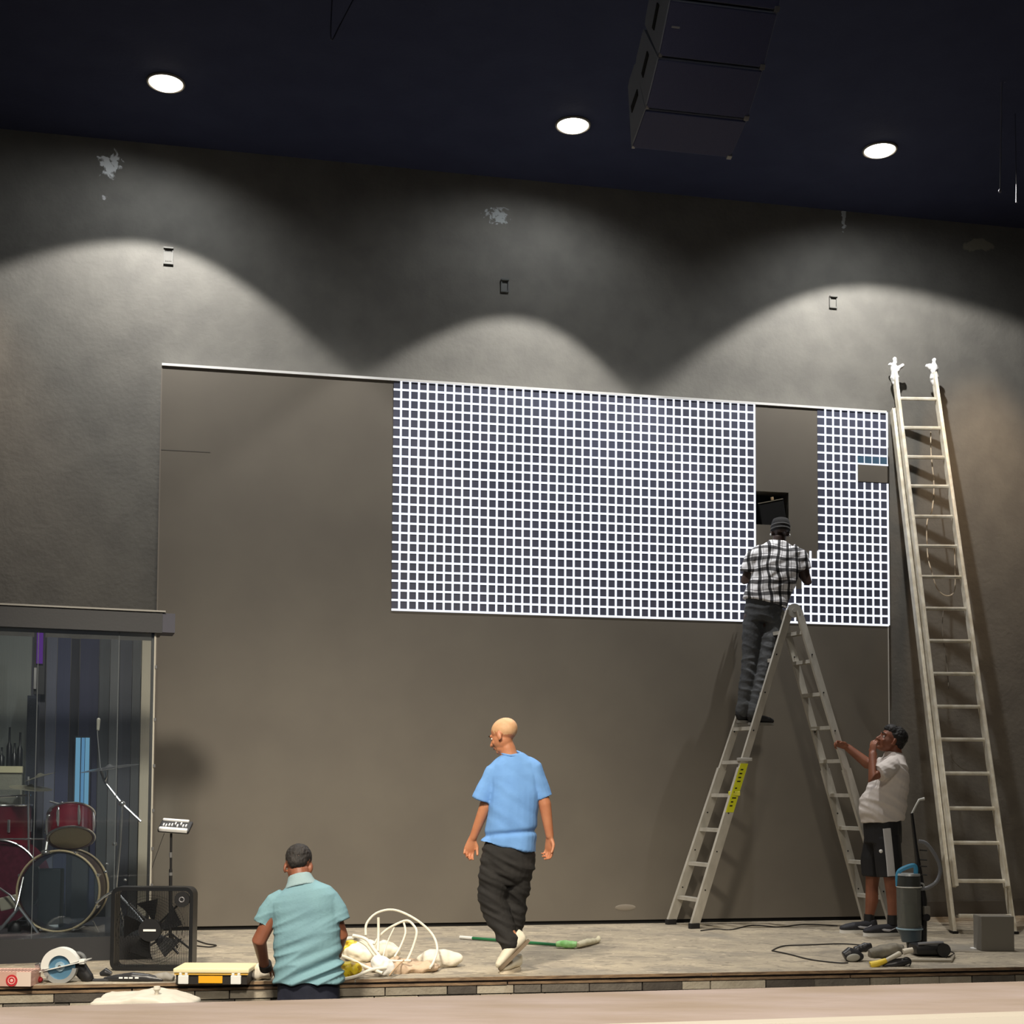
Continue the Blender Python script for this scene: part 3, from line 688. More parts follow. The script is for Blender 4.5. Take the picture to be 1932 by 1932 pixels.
mb.loft([J(1686, 1438, -.10), J(1680, 1446, -.18), J(1670, 1454, -.22), J(1657, 1460, -.24)], [(.060, .062), (.075, .078), (.078, .082), (.078, .084)], 16, ref=UP)
mb.loft([J(1686, 1438, .10), J(1678, 1444, .18), J(1656, 1443, .22)], [(.060, .062), (.072, .072), (.074, .074)], 16, ref=UP)
mb.build('t_shirt', M_WTEE, bm_, remesh=.0065, relax=3, disp=folds(.013, 3, 3, 13, 5, .5))
M_SHRT = mat('black_shorts', (20, 20, 25), .7, c2=(16, 16, 20), nscale=5, bump=.2, bscale=20)
mb = MB(); mb.loft([J(1665, 1540), J(1665, 1560), J(1665, 1590)], [(.185, .155), (.195, .158), (.19, .155)], 22, ref=XY)
mb.loft([J(1672, 1580, -.095), J(1676, 1620, -.10), J(1678, 1654, -.10)], [(.105, .12), (.105, .115), (.105, .105)], 18, ref=XY)
mb.loft([J(1656, 1580, .095), J(1649, 1620, .11), J(1648, 1652, .12)], [(.105, .12), (.105, .115), (.105, .100)], 18, ref=XY)
sh = mb.build('shorts', M_SHRT, bm_, remesh=.008, relax=3, disp=folds(.008, 6, 6, 3, 2))
mb = MB(); ps = smooth_path([J(1673, 1563, -.212), J(1677, 1600, -.212), J(1680, 1630, -.214), J(1682, 1653, -.214)], 4)
mb.loft(ps, [(.034, .008)] * len(ps), 10, ref=V((1, 0, 0)), pw=4); mb.build('side_stripe', mat('stripe_grey', (196, 196, 198), .7), sh)
mb = MB(); mb.ell(J(1662, 1606, -.205), (.016, .014, .016), None, 12, 8); mb.build('emblem', M_TRIM, sh, True)
M_SNK = mat('dark_mesh', (44, 44, 50), .7, bump=.3, bscale=90); M_WSOL = mat('white_sole', (230, 228, 222), .5); M_SWS = mat('silver_mark', (190, 190, 196), .4)
n0 = J(1699, 1757, -.10); n0.z = 0; shoe(bm_, n0, n0 + V((-.33, -.05, 0)), UP, M_SNK, M_WSOL, .052, swoosh=M_SWS)
n0 = J(1654, 1752, .12); n0.z = 0; shoe(bm_, n0, n0 + V((-.33, -.04, 0)), UP, M_SNK, M_WSOL, .052, swoosh=M_SWS)
for a_, dy in ((NA_, 0), (FA_, 0)):
    mb = MB(); mb.loft([a_ + V((0, 0, -.05)), a_ + V((0, 0, .03))], [.046, .044], 14); mb.build('sock', M_BLK, bm_, True)

# ---------------------------------------------------------------- stepladder (A-frame)
M_ALU = mat('ladder_aluminium', (198, 194, 184), .42, .15, c2=(180, 176, 166), nscale=14, stretch=(1, 1, .4), spec=.5)
M_ALUD = mat('ladder_aluminium_side', (170, 168, 162), .45, .2)
M_YEL = mat('yellow_label', (222, 226, 40), .5); M_FOOT = mat('rubber_foot', (26, 24, 24), .8)
fL1 = at_z(1308, 1752); fL0 = at_z(1264, 1744)      # left section: near and far rail feet
wv = (fL1 - fL0); wv.z = 0
fR1 = at_z(1688, 1755); fR0 = fR1 - wv * .9
apx = at_y(1497, 1152, (fL1.y + fR1.y) / 2 + .02); apx0 = apx - wv * .62
lad = thing('stepladder', 'tall aluminium folding stepladder with a yellow label that the worker stands on', 'ladder', (fL1 + fL0) / 2)
def rail(par, a, b, w_, d_, m, name='rail', yaw=None):
    dd = (b - a).normalized(); sx = V((1, 0, 0)) if yaw is None else yaw; sx = (sx - dd * sx.dot(dd)).normalized(); sy = dd.cross(sx)
    mb = MB(); mb.obox(a - sx * w_ / 2 - sy * d_ / 2, sx * w_, sy * d_, b - a); 
    return mb.build(name, m, par)
dL = V((wv.x, wv.y, 0)).normalized(); inplane = V((-dL.y, dL.x, 0)); 
if inplane.x < 0: inplane = -inplane
rails = {}
for nm, a, b in (('L1', fL1, apx + V((-.035, 0, 0))), ('L0', fL0, apx0 + V((-.035, 0, 0))), ('R1', fR1, apx + V((.045, 0, 0))), ('R0', fR0, apx0 + V((.045, 0, 0)))):
    rails[nm] = (a, b)
    up1 = a + (b - a) * .50
    rail(lad, a + (b - a) * .012, up1, .088, .030, M_ALU, yaw=inplane)       # outer section
    rail(lad, up1 - (b - a) * .05, b, .070, .024, M_ALU, yaw=inplane)        # inner section
    mb = MB(); dd = (b - a).normalized(); mb.box(a + dd * .025, (.095, .05, .05), Matrix((inplane, V((-inplane.y, inplane.x, 0)), UP)).transposed(), .006); mb.build('rubber_foot', M_FOOT, lad)
    for t in (.12, .24, .36, .62, .74, .86):
        mb = MB(); p = a + (b - a) * t; mb.cyl(p - V((0, .020, 0)), p - V((0, .012, 0)), .007, n=10); mb.build('rivet', M_FOOT, lad)
def rungs(k0, k1, ys, out=.0):
    a0, b0 = rails[k0]; a1, b1 = rails[k1]
    for y in ys:
        # find parameter on the near rail that shows at row y
        lo, hi = 0.0, 1.0
        for _ in range(30):
            m_ = (lo + hi) / 2
            if proj(a1 + (b1 - a1) * m_)[1] > y: lo = m_
            else: hi = m_
        p1 = a1 + (b1 - a1) * lo; p0 = a0 + (b0 - a0) * lo; dd = (p1 - p0)
        mb = MB(); ip = inplane
        mb.obox(p0 - ip * .035 - UP * .014 , ip * .070, dd, UP * .012); mb.obox(p0 - ip * .035 - UP * .034, ip * .010, dd, UP * .022); mb.obox(p0 + ip * .025 - UP * .034, ip * .010, dd, UP * .022)
        mb.build('rung', M_ALU, lad)
rungs('L0', 'L1', (1695, 1629, 1563, 1497, 1434, 1370, 1306, 1242, 1190))
rungs('R0', 'R1', (1690, 1625, 1560, 1497, 1432, 1369, 1306, 1244, 1190))
a, b = rails['L1']
def seg(y):
    lo, hi = 0.0, 1.0
    for _ in range(30):
        m_ = (lo + hi) / 2
        if proj(a + (b - a) * m_)[1] > y: lo = m_
        else: hi = m_
    return a + (b - a) * lo
dd = (b - a).normalized(); 
lb = MB(); q0, q1 = seg(1532), seg(1440); sn = dd.cross(inplane).normalized()
if sn.y > 0: sn = -sn
lb.obox(q0 - inplane * .040 + sn * .015, inplane * .080, q1 - q0, sn * .004); lo_ = lb.build('yellow_label', M_YEL, lad)
for t in (.12, .2, .28, .40, .48, .62, .70, .78, .86):
    mb = MB(); q = q0 + (q1 - q0) * t; mb.obox(q - inplane * .022 + sn * .019, inplane * random.uniform(.02, .045), dd * .012, sn * .0015); mb.build('label_line', M_BLKM, lo_)
lk = MB(); q = seg(1497); lk.box(q, (.10, .05, .04), None, .005); lk.build('lock_collar', mat('yellow_plastic', (206, 204, 60), .5), lad)
lk = MB(); q = seg(1433); lk.box(q, (.13, .06, .03), None, .005); lk.build('lock_collar', M_ALUD, lad)
for p in (apx, apx0):
    mb = MB(); mb.disc(p + V((.005, 0, .0)), V((0, 1, 0)), .062, .034, 28); mb.disc(p + V((.005, -.02, 0)), V((0, 1, 0)), .02, .02, 14); mb.build('hinge', M_ALUD, lad, True)
mb = MB(); mb.cyl(apx + V((.005, 0, 0)), apx0 + V((.005, 0, 0)), .014, n=10); mb.build('hinge_bar', M_ALUD, lad, True)

# ---------------------------------------------------------------- worker on the ladder
Y0 = 12.08
J = lambda x, y, dy=0.0: at_y(x, y, Y0 + dy)
base = J(1412, 1362)
wk = thing('person', 'worker in black and white plaid shirt, dark jeans and cap standing on the stepladder', 'person', base)
hc = J(1472, 1003, .03); fd = V((.05, 1, -.12)); hu = V((.05, .1, 1))
mb = MB(); Pf, Mf = head(mb, hc, fd, hu, 1.0)
mb.loft([J(1471, 1012), J(1469, 1028), J(1468, 1038)], [(.058, .058), (.062, .06), (.09, .075)], 16, ref=XR)
mb.loft([J(1467, 1030), J(1465, 1045), J(1460, 1080), J(1448, 1125), J(1440, 1160)], [(.12, .07), (.19, .09), (.17, .11), (.15, .11), (.15, .12)], 18, ref=XR)
mb.limb([J(1424, 1048), J(1406, 1095, -.02), J(1432, 1062, .12)], [.055, .046, .032], 14)
mb.limb([J(1508, 1048), J(1523, 1098, -.02), J(1500, 1070, .12)], [.055, .046, .032], 14)
hand(mb, J(1432, 1062, .12), V((.3, .6, .6)), V((0, 1, -.3)), 1, .2)
hand(mb, J(1500, 1070, .12), V((-.3, .6, .6)), V((0, 1, -.3)), -1, .2)
mb.limb([J(1420, 1165), J(1414, 1255, -.04), J(1402, 1345, -.05)], [.085, .055, .04], 14); mb.limb([J(1456, 1165), J(1444, 1262, -.08), J(1424, 1350, -.14)], [.085, .055, .04], 14)
mb.build('body', M_SKIN_C, wk, remesh=.0065, relax=2)
face_parts(wk, Pf, Mf, 1.0)
M_HAT = mat('black_knit', (30, 30, 31), .85, bump=.4, bscale=120); M_HATB = mat('grey_band', (86, 86, 86), .85)
mb = MB(); mb.loft([Pf(0, -.010, -.004), Pf(0, -.012, .03), Pf(0, -.014, .075), Pf(0, -.014, .108), Pf(0, -.014, .122)], [(.083, .103), (.086, .106), (.083, .102), (.070, .086), (.03, .04)], 28, ref=Mf @ V((1, 0, 0)))
cp = mb.build('cap', M_HAT, wk, True, auto=False)
for z in (.012, .045):
    mb = MB(); c = Pf(0, -.012, z); ax = Mf @ V((1, 0, 0)); ay = Mf @ V((0, 1, 0)); uu = Mf @ V((0, 0, 1))
    ps = [c + ax * .088 * math.cos(t_ * math.tau / 30) + ay * .108 * math.sin(t_ * math.tau / 30) for t_ in range(30)]
    mb.loft(ps, [(.006, .0022)] * 30, 8, ref=uu, closed=True); mb.build('cap_band', M_HATB, cp, True)
for sg in (-1, 1):
    mb = MB(); mb.ell(Pf(sg * .086, -.004, -.032), (.008, .012, .012), Mf, 10, 8); mb.build('earbud', M_TRIM, wk, True)
# plaid shirt material
def plaid():
    m = mat('plaid_cotton', (235, 235, 238), .85, spec=.2); nt = m.node_tree; b = nt.nodes['Principled BSDF']
    tc = nt.nodes.new('ShaderNodeTexCoord'); nz = nt.nodes.new('ShaderNodeTexNoise'); nz.inputs['Scale'].default_value = 4.0; nz.inputs['Detail'].default_value = 1
    nt.links.new(tc.outputs['Object'], nz.inputs['Vector'])
    sb = nt.nodes.new('ShaderNodeVectorMath'); sb.operation = 'SUBTRACT'; sb.inputs[1].default_value = (.5, .5, .5); nt.links.new(nz.outputs['Color'], sb.inputs[0])
    mu = nt.nodes.new('ShaderNodeVectorMath'); mu.operation = 'SCALE'; mu.inputs['Scale'].default_value = .09; nt.links.new(sb.outputs[0], mu.inputs[0])
    ad = nt.nodes.new('ShaderNodeVectorMath'); ad.operation = 'ADD'; nt.links.new(tc.outputs['Object'], ad.inputs[0]); nt.links.new(mu.outputs[0], ad.inputs[1])
    sp = nt.nodes.new('ShaderNodeSeparateXYZ'); nt.links.new(ad.outputs[0], sp.inputs[0])
    def stripes(sock, period, width, off=0.0):
        a = nt.nodes.new('ShaderNodeMath'); a.operation = 'MULTIPLY_ADD'; a.inputs[1].default_value = 1 / period; a.inputs[2].default_value = 50 + off; nt.links.new(sock, a.inputs[0])
        f = nt.nodes.new('ShaderNodeMath'); f.operation = 'FRACT'; nt.links.new(a.outputs[0], f.inputs[0])
        l = nt.nodes.new('ShaderNodeMath'); l.operation = 'LESS_THAN'; l.inputs[1].default_value = width; nt.links.new(f.outputs[0], l.inputs[0]); return l.outputs[0]
    src = None
    for sock, per, wd, off, col, fac in ((sp.outputs['X'], .088, .30, .1, (20, 20, 24), .93), (sp.outputs['Z'], .105, .30, 0, (20, 20, 24), .85), (sp.outputs['X'], .088, .05, .62, (40, 40, 44), .8), (sp.outputs['Z'], .105, .05, .55, (40, 40, 44), .8)):
        s_ = stripes(sock, per, wd, off); g = nt.nodes.new('ShaderNodeMath'); g.operation = 'MULTIPLY'; g.inputs[1].default_value = fac; nt.links.new(s_, g.inputs[0])
        mx = nt.nodes.new('ShaderNodeMix'); mx.data_type = 'RGBA'; mx.inputs[7].default_value = lin(col); nt.links.new(g.outputs[0], mx.inputs[0])
        if src is None: mx.inputs[6].default_value = lin((246, 246, 250))
        else: nt.links.new(src, mx.inputs[6])
        src = mx.outputs[2]
    nt.links.new(src, b.inputs['Base Color']); return m
mb = MB()
mb.loft([J(1469, 1022), J(1468, 1029), J(1467, 1038), J(1464, 1060), J(1459, 1090), J(1448, 1118), J(1443, 1138)], [(.085, .07), (.135, .08), (.205, .10), (.225, .120), (.215, .130), (.205, .130), (.205, .138)], 28, ref=XR, pw=2.25)
mb.loft([J(1440, 1036), J(1422, 1050), J(1411, 1080)], [(.062, .062), (.078, .074), (.074, .072)], 16, ref=XR)
mb.loft([J(1492, 1036), J(1508, 1048), J(1518, 1076)], [(.062, .062), (.074, .072), (.070, .070)], 16, ref=XR)
mb.build('plaid_shirt', plaid(), wk, remesh=.007, relax=3, disp=folds(.016, 4, 4, 9, 8, -.5))
M_JEAN = mat('dark_denim', (74, 76, 78), .85, c2=(62, 64, 67), nscale=5, bump=.4, bscale=40)
mb = MB(); mb.loft([J(1443, 1130), J(1440, 1150), J(1438, 1175)], [(.165, .12), (.172, .13), (.17, .125)], 22, ref=XR)
mb.limb([J(1420, 1172), J(1418, 1215, -.02), J(1413, 1262, -.04), J(1407, 1305, -.05), J(1401, 1342, -.05)], [.092, .086, .072, .068, .064], 16)
mb.limb([J(1456, 1172), J(1452, 1215, -.05), J(1443, 1264, -.09), J(1433, 1308, -.12), J(1424, 1346, -.14)], [.092, .086, .074, .068, .064], 16)
mb.build('jeans', M_JEAN, wk, remesh=.007, relax=3, disp=folds(.012, 5, 5, 13, 6, .3))
for (px, py, dy) in ((1402, 1364, -.05), (1424, 1368, -.12)):
    q = J(px, py, dy) ; sz = q.z; h_ = V((q.x - .06, q.y - .02, sz)); shoe(wk, h_, h_ + V((.24, .08, 0)), UP, mat('black_sneaker', (30, 30, 32), .7), mat('grey_sole', (120, 118, 112), .7), .046, midsole=.022)

# ================================================================== drum booth
F0 = at_z(0, 1819); F1 = at_z(283, 1809); F0.z = F1.z = 0
DB = (F1 - F0).normalized(); NB = V((DB.y, -DB.x, 0)); F0 = F1 - DB * 2.2
BL = (F1 - F0).length
def K(s, z, off=0.0): return F1 + DB * s + NB * off + UP * z     # s measured leftwards as negative
PZ = CAMH - (1766 - HOR) / FPX * F1.y
HZ0 = CAMH + (HOR - 1197) / FPX * F1.y; HZ1 = CAMH + (HOR - 1158) / FPX * F1.y
M_BOO = mat('booth_black', (44, 45, 48), .55, bump=.05); M_BOOT = mat('booth_top', (150, 148, 142), .5)
M_ACR = glass_mat('clear_acrylic', (.93, .96, .98), ior=1.45, haze=.01, hcol=(150, 160, 170))
bo = thing('drum_booth', 'black framed clear drum booth on a low platform at the left edge', 'drum booth', K(-1.0, 0))
mb = MB(); mb.obox(K(-2.2, 0, 0), DB * 2.2, -NB * 1.75, UP * PZ); mb.build('platform', M_BOO, bo)
mb = MB(); mb.obox(K(-2.2, HZ0, .03), DB * 2.24, -NB * .32, UP * (HZ1 - HZ0)); mb.build('header', M_BOO, bo)
mb = MB(); mb.obox(K(-2.2, HZ1, .045), DB * 2.26, -NB * .36, UP * .012); mb.build('header_cap', M_BOOT, bo)
mb = MB(); mb.obox(K(.04, HZ0 + .005, .025), DB * .09, -NB * .24, UP * (HZ1 - HZ0 - .01)); mb.build('header_end', mat('booth_end_grey', (66, 66, 78), .6), bo)
for a, b in ((-2.2, -1.36), (-1.355, -.81), (-.805, -.26), (-.255, -.012)):
    mb = MB(); mb.obox(K(a, PZ, -.02), DB * (b - a), -NB * .008, UP * (HZ0 - PZ)); mb.build('acrylic_pane', M_ACR, bo)
    mb = MB(); mb.obox(K(b - .001, PZ, -.018), DB * .005, -NB * .011, UP * (HZ0 - PZ)); mb.build('hinge_strip', mat('clear_strip', (88, 94, 98), .3), bo)
mb = MB(); mb.obox(K(-.03, PZ, -.03), DB * .03, -NB * .03, UP * (HZ0 - PZ)); mb.build('corner_post', mat('post_dark', (60, 56, 52), .5), bo)
mb = MB(); mb.obox(K(-.012, PZ, -.012), DB * .012, -NB * .012, UP * (HZ0 - PZ)); mb.build('post_edge', mat('post_edge', (176, 172, 160), .35), bo)
for z in (.30, .52, .75, 1.02, 1.3, 1.62):
    mb = MB(); mb.box(K(.004, PZ + z * 1.2, -.005), (.016, .016, .022)); mb.build('clip', mat('clip_metal', (170, 170, 170), .3, .8), bo)
# added panels at the booth back, coloured like reflections in the acrylic
bk_o = -1.55
bp = thing('reflection_panels', 'row of dark blue and grey upright panels in the drum booth, standing in for reflections', 'reflection', K(-1.0, PZ, bk_o))
def kx(px, off):      # s on the booth-parallel plane at this offset for an image column
    d = ray(px, 1400); o = F1 + NB * off; t = (o - C0).dot(NB) / d.dot(NB); return (C0 + d * t - F1).dot(DB)
def kz(py, px, off):
    d = ray(px, py); o = F1 + NB * off; t = (o - C0).dot(NB) / d.dot(NB); return (C0 + d * t).z
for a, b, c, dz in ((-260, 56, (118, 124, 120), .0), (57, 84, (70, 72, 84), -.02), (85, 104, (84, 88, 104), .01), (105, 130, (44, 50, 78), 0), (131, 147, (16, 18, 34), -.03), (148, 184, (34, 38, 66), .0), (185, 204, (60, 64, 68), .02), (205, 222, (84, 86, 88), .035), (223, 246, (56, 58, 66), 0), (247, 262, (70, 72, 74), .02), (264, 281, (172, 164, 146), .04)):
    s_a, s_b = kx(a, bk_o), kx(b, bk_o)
    mb = MB(); mb.obox(K(s_a, PZ, bk_o - .03), DB * (s_b - s_a), NB * (.045 + dz), UP * (HZ0 - PZ + .1)); mb.build('panel', mat('reflection_%d' % (a + 300), c, .6, bump=.15, bscale=6, stretch=(8, 8, .4)), bp)
def inset(name, px0, px1, py0, py1, off, m, par=None, th=.02):
    a, b = kx(px0, off), kx(px1, off); z1, z0 = kz(py0, (px0 + px1) / 2, off), kz(py1, (px0 + px1) / 2, off)
    mb = MB(); mb.obox(K(a, z0, off), DB * (b - a), NB * th, UP * (z1 - z0)); return mb.build(name, m, par)
lt = thing('blue_reflection', 'pale blue glowing strips behind the drums, standing in for a window reflection', 'light panel', K(kx(157, -1.42), PZ, -1.42))  # glowing strips and frame added to imitate a window reflected in the acrylic
for a, b in ((143, 152), (154, 160), (161, 169)): inset('reflection_strip', a, b, 1392, 1542, -1.42, emis('reflected_blue_%d' % a, (128, 184, 214) if a != 154 else (110, 165, 205), .62), lt)
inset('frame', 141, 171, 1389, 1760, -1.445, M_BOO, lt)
pl = thing('purple_reflection', 'small purple glowing strip high in the drum booth, standing in for a reflection', 'light', K(kx(68, -1.42), 1.5, -1.42))  # glowing strip and its bracket added in place of a purple reflection
inset('tube', 65, 77, 1190, 1252, -1.44, emis('reflected_purple', (108, 58, 150), .55), pl); inset('bracket', 60, 81, 1186, 1310, -1.47, M_BOO, pl)
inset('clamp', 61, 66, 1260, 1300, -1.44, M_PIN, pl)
cs = thing('tower_speaker', 'narrow dark blue loudspeaker column inside the drum booth', 'loudspeaker', K(kx(58, -1.40), PZ, -1.40))
inset('cabinet', 50, 69, 1313, 1765, -1.44, mat('column_blue', (24, 34, 52), .5), cs, .05); inset('grille', 52, 67, 1318, 1760, -1.388, mat('column_grille', (16, 24, 38), .7, bump=.4, bscale=200), cs, .004)
ga = thing('guitar_amplifier', 'cream covered amplifier cabinet behind the drum kit', 'amplifier', K(kx(20, -1.2), PZ, -1.2))
inset('cabinet', -60, 44, 1452, 1650, -1.38, mat('amp_cloth', (128, 128, 116), .8, bump=.3), ga, .2); inset('top_edge', -60, 45, 1446, 1458, -1.38, mat('amp_piping', (190, 184, 150), .6), ga, .22); inset('grille_cloth', -55, 40, 1490, 1640, -1.17, mat('amp_grille', (96, 98, 92), .8, bump=.4, bscale=150), ga, .006)
for px, py, hgt, lab in ((4, 1410, 34, 'squat dark bottle on the amplifier at the picture edge'), (18, 1372, 72, 'tallest thin dark bottle on the amplifier'), (28, 1402, 42, 'dark bottle right of the tallest one on the amplifier'), (38, 1382, 62, 'rightmost slim dark bottle on the amplifier')):
    a = kx(px, -1.28); z0 = kz(1446, px, -1.28); z1 = kz(py, px, -1.28); c = K(a, z0, -1.28)
    mb = MB(); hh = z1 - z0; mb.loft([c, c + UP * hh * .5, c + UP * hh * .62, c + UP * hh], [.022, .022, .009, .008], 12); tag(mb.build('bottle', mat('bottle_dark_%d' % px, (20, 22, 24), .3), None, True), lab, 'bottle', 'bottles on the amplifier')

# ------------------------------------------------------------------ drum kit
M_CHR = mat('chrome', (205, 205, 205), .18, .9); M_MAR = mat('maroon_lacquer', (92, 14, 30), .25, c2=(70, 10, 24), nscale=5); M_HOOP = mat('hoop_champagne', (186, 170, 138), .35, .4)
M_HEAD = mat('drum_head', (176, 164, 138), .6); M_CLR = glass_mat('clear_head', (.9, .93, .95), ior=1.5, haze=.05, hcol=(120, 130, 136))
dk = thing('drum_kit', 'maroon drum kit with clear bass drum head and chrome hardware in the booth', 'drum kit', K(-.9, PZ, -.5))
YD = 9.82
def D(px, py, dy=0.0): return at_y(px, py, YD + dy)
bc = D(110, 1688); bc.z = PZ + .30; 
ax = V((.10, -1, .02)).normalized(); rB = .296
mb = MB(); mb.torus(bc, rB, .009, ax, 64, 8, sq=(.016, .009)); mb.build('bass_hoop', M_HOOP, dk, True)
mb = MB(); mb.disc(bc - ax * .01, ax, rB - .008, .003, 56); mb.build('clear_head', M_CLR, dk)
bc2 = bc - ax * .46 + V((-.03, 0, 0)); 
# shell as an open tube
def tube_shell(name, a, b, r, t, m, par, n=56, r2=None):
    r2 = r2 or r; mb = MB(); A_ = (V(b) - V(a)).normalized(); u_, v_ = mb.frame(A_); vs = []
    for c, rr, ri in ((V(a), r, r - t), (V(b), r2, r2 - t)):
        for q in (rr, ri):
            vs += [c + u_ * q * math.cos(math.tau * i / n) + v_ * q * math.sin(math.tau * i / n) for i in range(n)]
    fs = []
    for i in range(n):
        j = (i + 1) % n
        fs += [(i, j, 2 * n + j, 2 * n + i), (n + j, n + i, 3 * n + i, 3 * n + j), (i, n + i, n + j, j), (2 * n + i, 2 * n + j, 3 * n + j, 3 * n + i)]
    mb.add(vs, fs); return mb.build(name, m, par, True)
tube_shell('bass_shell', bc - ax * .02, bc2, rB - .012, .008, mat('clear_shell_dark', (40, 20, 26), .3), dk)
mb = MB(); mb.torus(bc2, rB, .009, ax, 56, 8, sq=(.016, .009)); mb.build('bass_hoop', M_HOOP, dk, True)
mb = MB(); mb.box(D(96, 1702, .18), (.165, .10, .50), None, .01); mbx = mb.build('floor_monitor', mat('monitor_black', (28, 31, 33), .6), dk)
mb = MB(); mb.box(D(101, 1747, .126), (.07, .004, .018), Matrix.Rotation(R(-4), 3, 'Y')); mb.build('badge', M_TRIM, mbx)
for i in range(8):
    t = math.tau * (i + .5) / 8; a_, b_ = MB().frame(ax); rd = a_ * math.cos(t) + b_ * math.sin(t); p = bc + rd * rB - ax * .03
    mb = MB(); mb.box(bc + rd * (rB + .004) - ax * .012, (.022, .05, .022), None, .004); mb.cyl(bc + rd * (rB + .010), bc + rd * (rB + .006) - ax * .11, .005, n=8); mb.build('tension_claw', M_CHR, dk)
# the second maroon bass shell/floor tom behind at left
ft = D(6, 1690, .55); ft.z = PZ + .33
tube_shell('maroon_shell', ft + V((.02, -.2, 0)), ft + V((-.05, .2, .0)), .33, .01, M_MAR, dk); mb = MB(); mb.disc(ft + V((.02, -.19, 0)), V((.05, -.4, 0)), .322, .01, 56); mb.build('drum_face', mat('maroon_face', (62, 14, 30), .3, c2=(80, 26, 44), nscale=30), dk); mb = MB(); mb.torus(ft + V((.02, -.205, 0)), .33, .008, V((.05, -.4, 0)), 56, 8); mb.build('chrome_hoop', M_CHR, dk, True)
f2 = D(8, 1562, .7); tube_shell('floor_tom_shell', f2 + V((0, 0, -.2)), f2 + V((0, 0, .18)), .20, .008, M_MAR, dk); mb = MB(); mb.torus(f2 + V((0, 0, .18)), .205, .008, UP, 40, 8); mb.build('chrome_hoop', M_CHR, dk, True); mb = MB(); mb.disc(f2 + V((0, 0, .178)), UP, .2, .004, 40); mb.build('drum_head', M_HEAD, dk)
for q in range(6):
    t = math.tau * q / 6; mb = MB(); c = f2 + V((.208 * math.cos(t), .208 * math.sin(t), 0)); mb.box(c + UP * .02, (.02, .02, .10), None, .004); mb.build('lug', M_CHR, dk)
# mounted tom, tilted towards the player, its lower head facing us
ta = D(134, 1582, .02); tu = V((-.12, -.36, 1)).normalized() * 1.0; tu = V((-.22, .62, 1)).normalized()
t1 = ta + tu * .21
tube_shell('tom_shell', ta, t1, .158, .008, M_MAR, dk); mb = MB(); mb.disc(ta + tu * .004, tu, .152, .004, 44); mb.build('drum_head', M_HEAD, dk)
for c in (ta + tu * .004, t1): mb = MB(); mb.torus(c, .162, .007, tu, 48, 8, sq=(.006, .014)); mb.build('chrome_hoop', M_CHR, dk, True)
a_, b_ = MB().frame(tu)
for q in range(7):
    t = math.tau * q / 7 + .3; rd = a_ * math.cos(t) + b_ * math.sin(t); mb = MB(); mb.loft([ta + tu * .02 + rd * .166, ta + tu * .07 + rd * .170, ta + tu * .14 + rd * .170, ta + tu * .19 + rd * .166], [.006, .012, .012, .006], 8); mb.build('lug', M_CHR, dk, True)
def rod(name, pts, r, m=M_CHR, par=dk, n=8):
    mb = MB(); mb.loft(pts, [r] * len(pts), n); return mb.build(name, m, par, True)
rod('tom_arm', [D(86, 1606, -.02), D(90, 1580, .02), D(94, 1560, .05), D(108, 1545, .08)], .012)
for (px, py, r) in ((98, 1528, .028), (92, 1540, .022), (104, 1522, .022), (118, 1516, .018), (96, 1556, .02), (88, 1566, .02), (104, 1568, .018), (100, 1540, .03)):
    mb = MB(); mb.ell(D(px, py, .04), (r, r * .8, r * .7), Matrix.Rotation(px * .3, 3, 'Y'), 12, 8); mb.build('clamp_knob', M_CHR, dk, True)
rod('wing_bolt', [D(84, 1572, .02), D(108, 1564, .02)], .006); rod('wing_bolt', [D(94, 1512, .04), D(124, 1520, .04)], .007)
rod('cross_bar', [D(-20, 1583, .3), D(84, 1583, .3)], .006); rod('cross_bar', [D(-20, 1504, .5), D(58, 1500, .5)], .008)
mb = MB(); mb.ell(D(86, 1608, -.02), (.035, .03, .02), None, 14, 8); mb.build('mount_plate', M_CHR, dk, True)
# spurs and pedal
rod('spur', [D(44, 1655, -.02), D(34, 1700, -.1), D(28, 1718, -.12)], .007); rod('spur', [D(175, 1738, -.02), D(192, 1772, .05)], .007)
rod('hi_hat_leg', [D(36, 1712, -.05), D(2, 1752, -.1), D(-20, 1766, -.1)], .012); rod('hi_hat_leg', [D(36, 1712, -.05), D(56, 1738, -.06), D(74, 1764, -.05)], .012); rod('hi_hat_leg', [D(36, 1712, -.05), D(20, 1690, .0), D(0, 1676, .05)], .008)
mb = MB(); mb.box(D(17, 1703, .1), (.14, .03, .10), Matrix.Rotation(R(-14), 3, 'Y'), .01); mb.build('pedal_plate', mat('pedal_silver', (170, 166, 150), .4, .5), dk)
mb = MB(); mb.ell(D(27, 1752, .02), (.05, .03, .06), None, 16, 10); mb.build('pedal_foot', M_BLK, dk, True)
# thin cymbals at the left
for (px, py, r, tlt) in ((58, 1487, .16, .12), (76, 1466, .12, -.3)):
    mb = MB(); c = D(px, py, .4); n_ = V((tlt, -.10, 1)).normalized(); mb.loft([c, c + n_ * .008, c + n_ * .012, c + n_ * .030], [r, r * .6, .035, .01], 36); mb.build('cymbal', mat('cymbal_bronze_%d' % px, (150, 146, 128), .3, .7), dk, True)
rod('cymbal_stand', [D(52, 1760, .4), D(54, 1600, .4), D(53, 1465, .4)], .009)

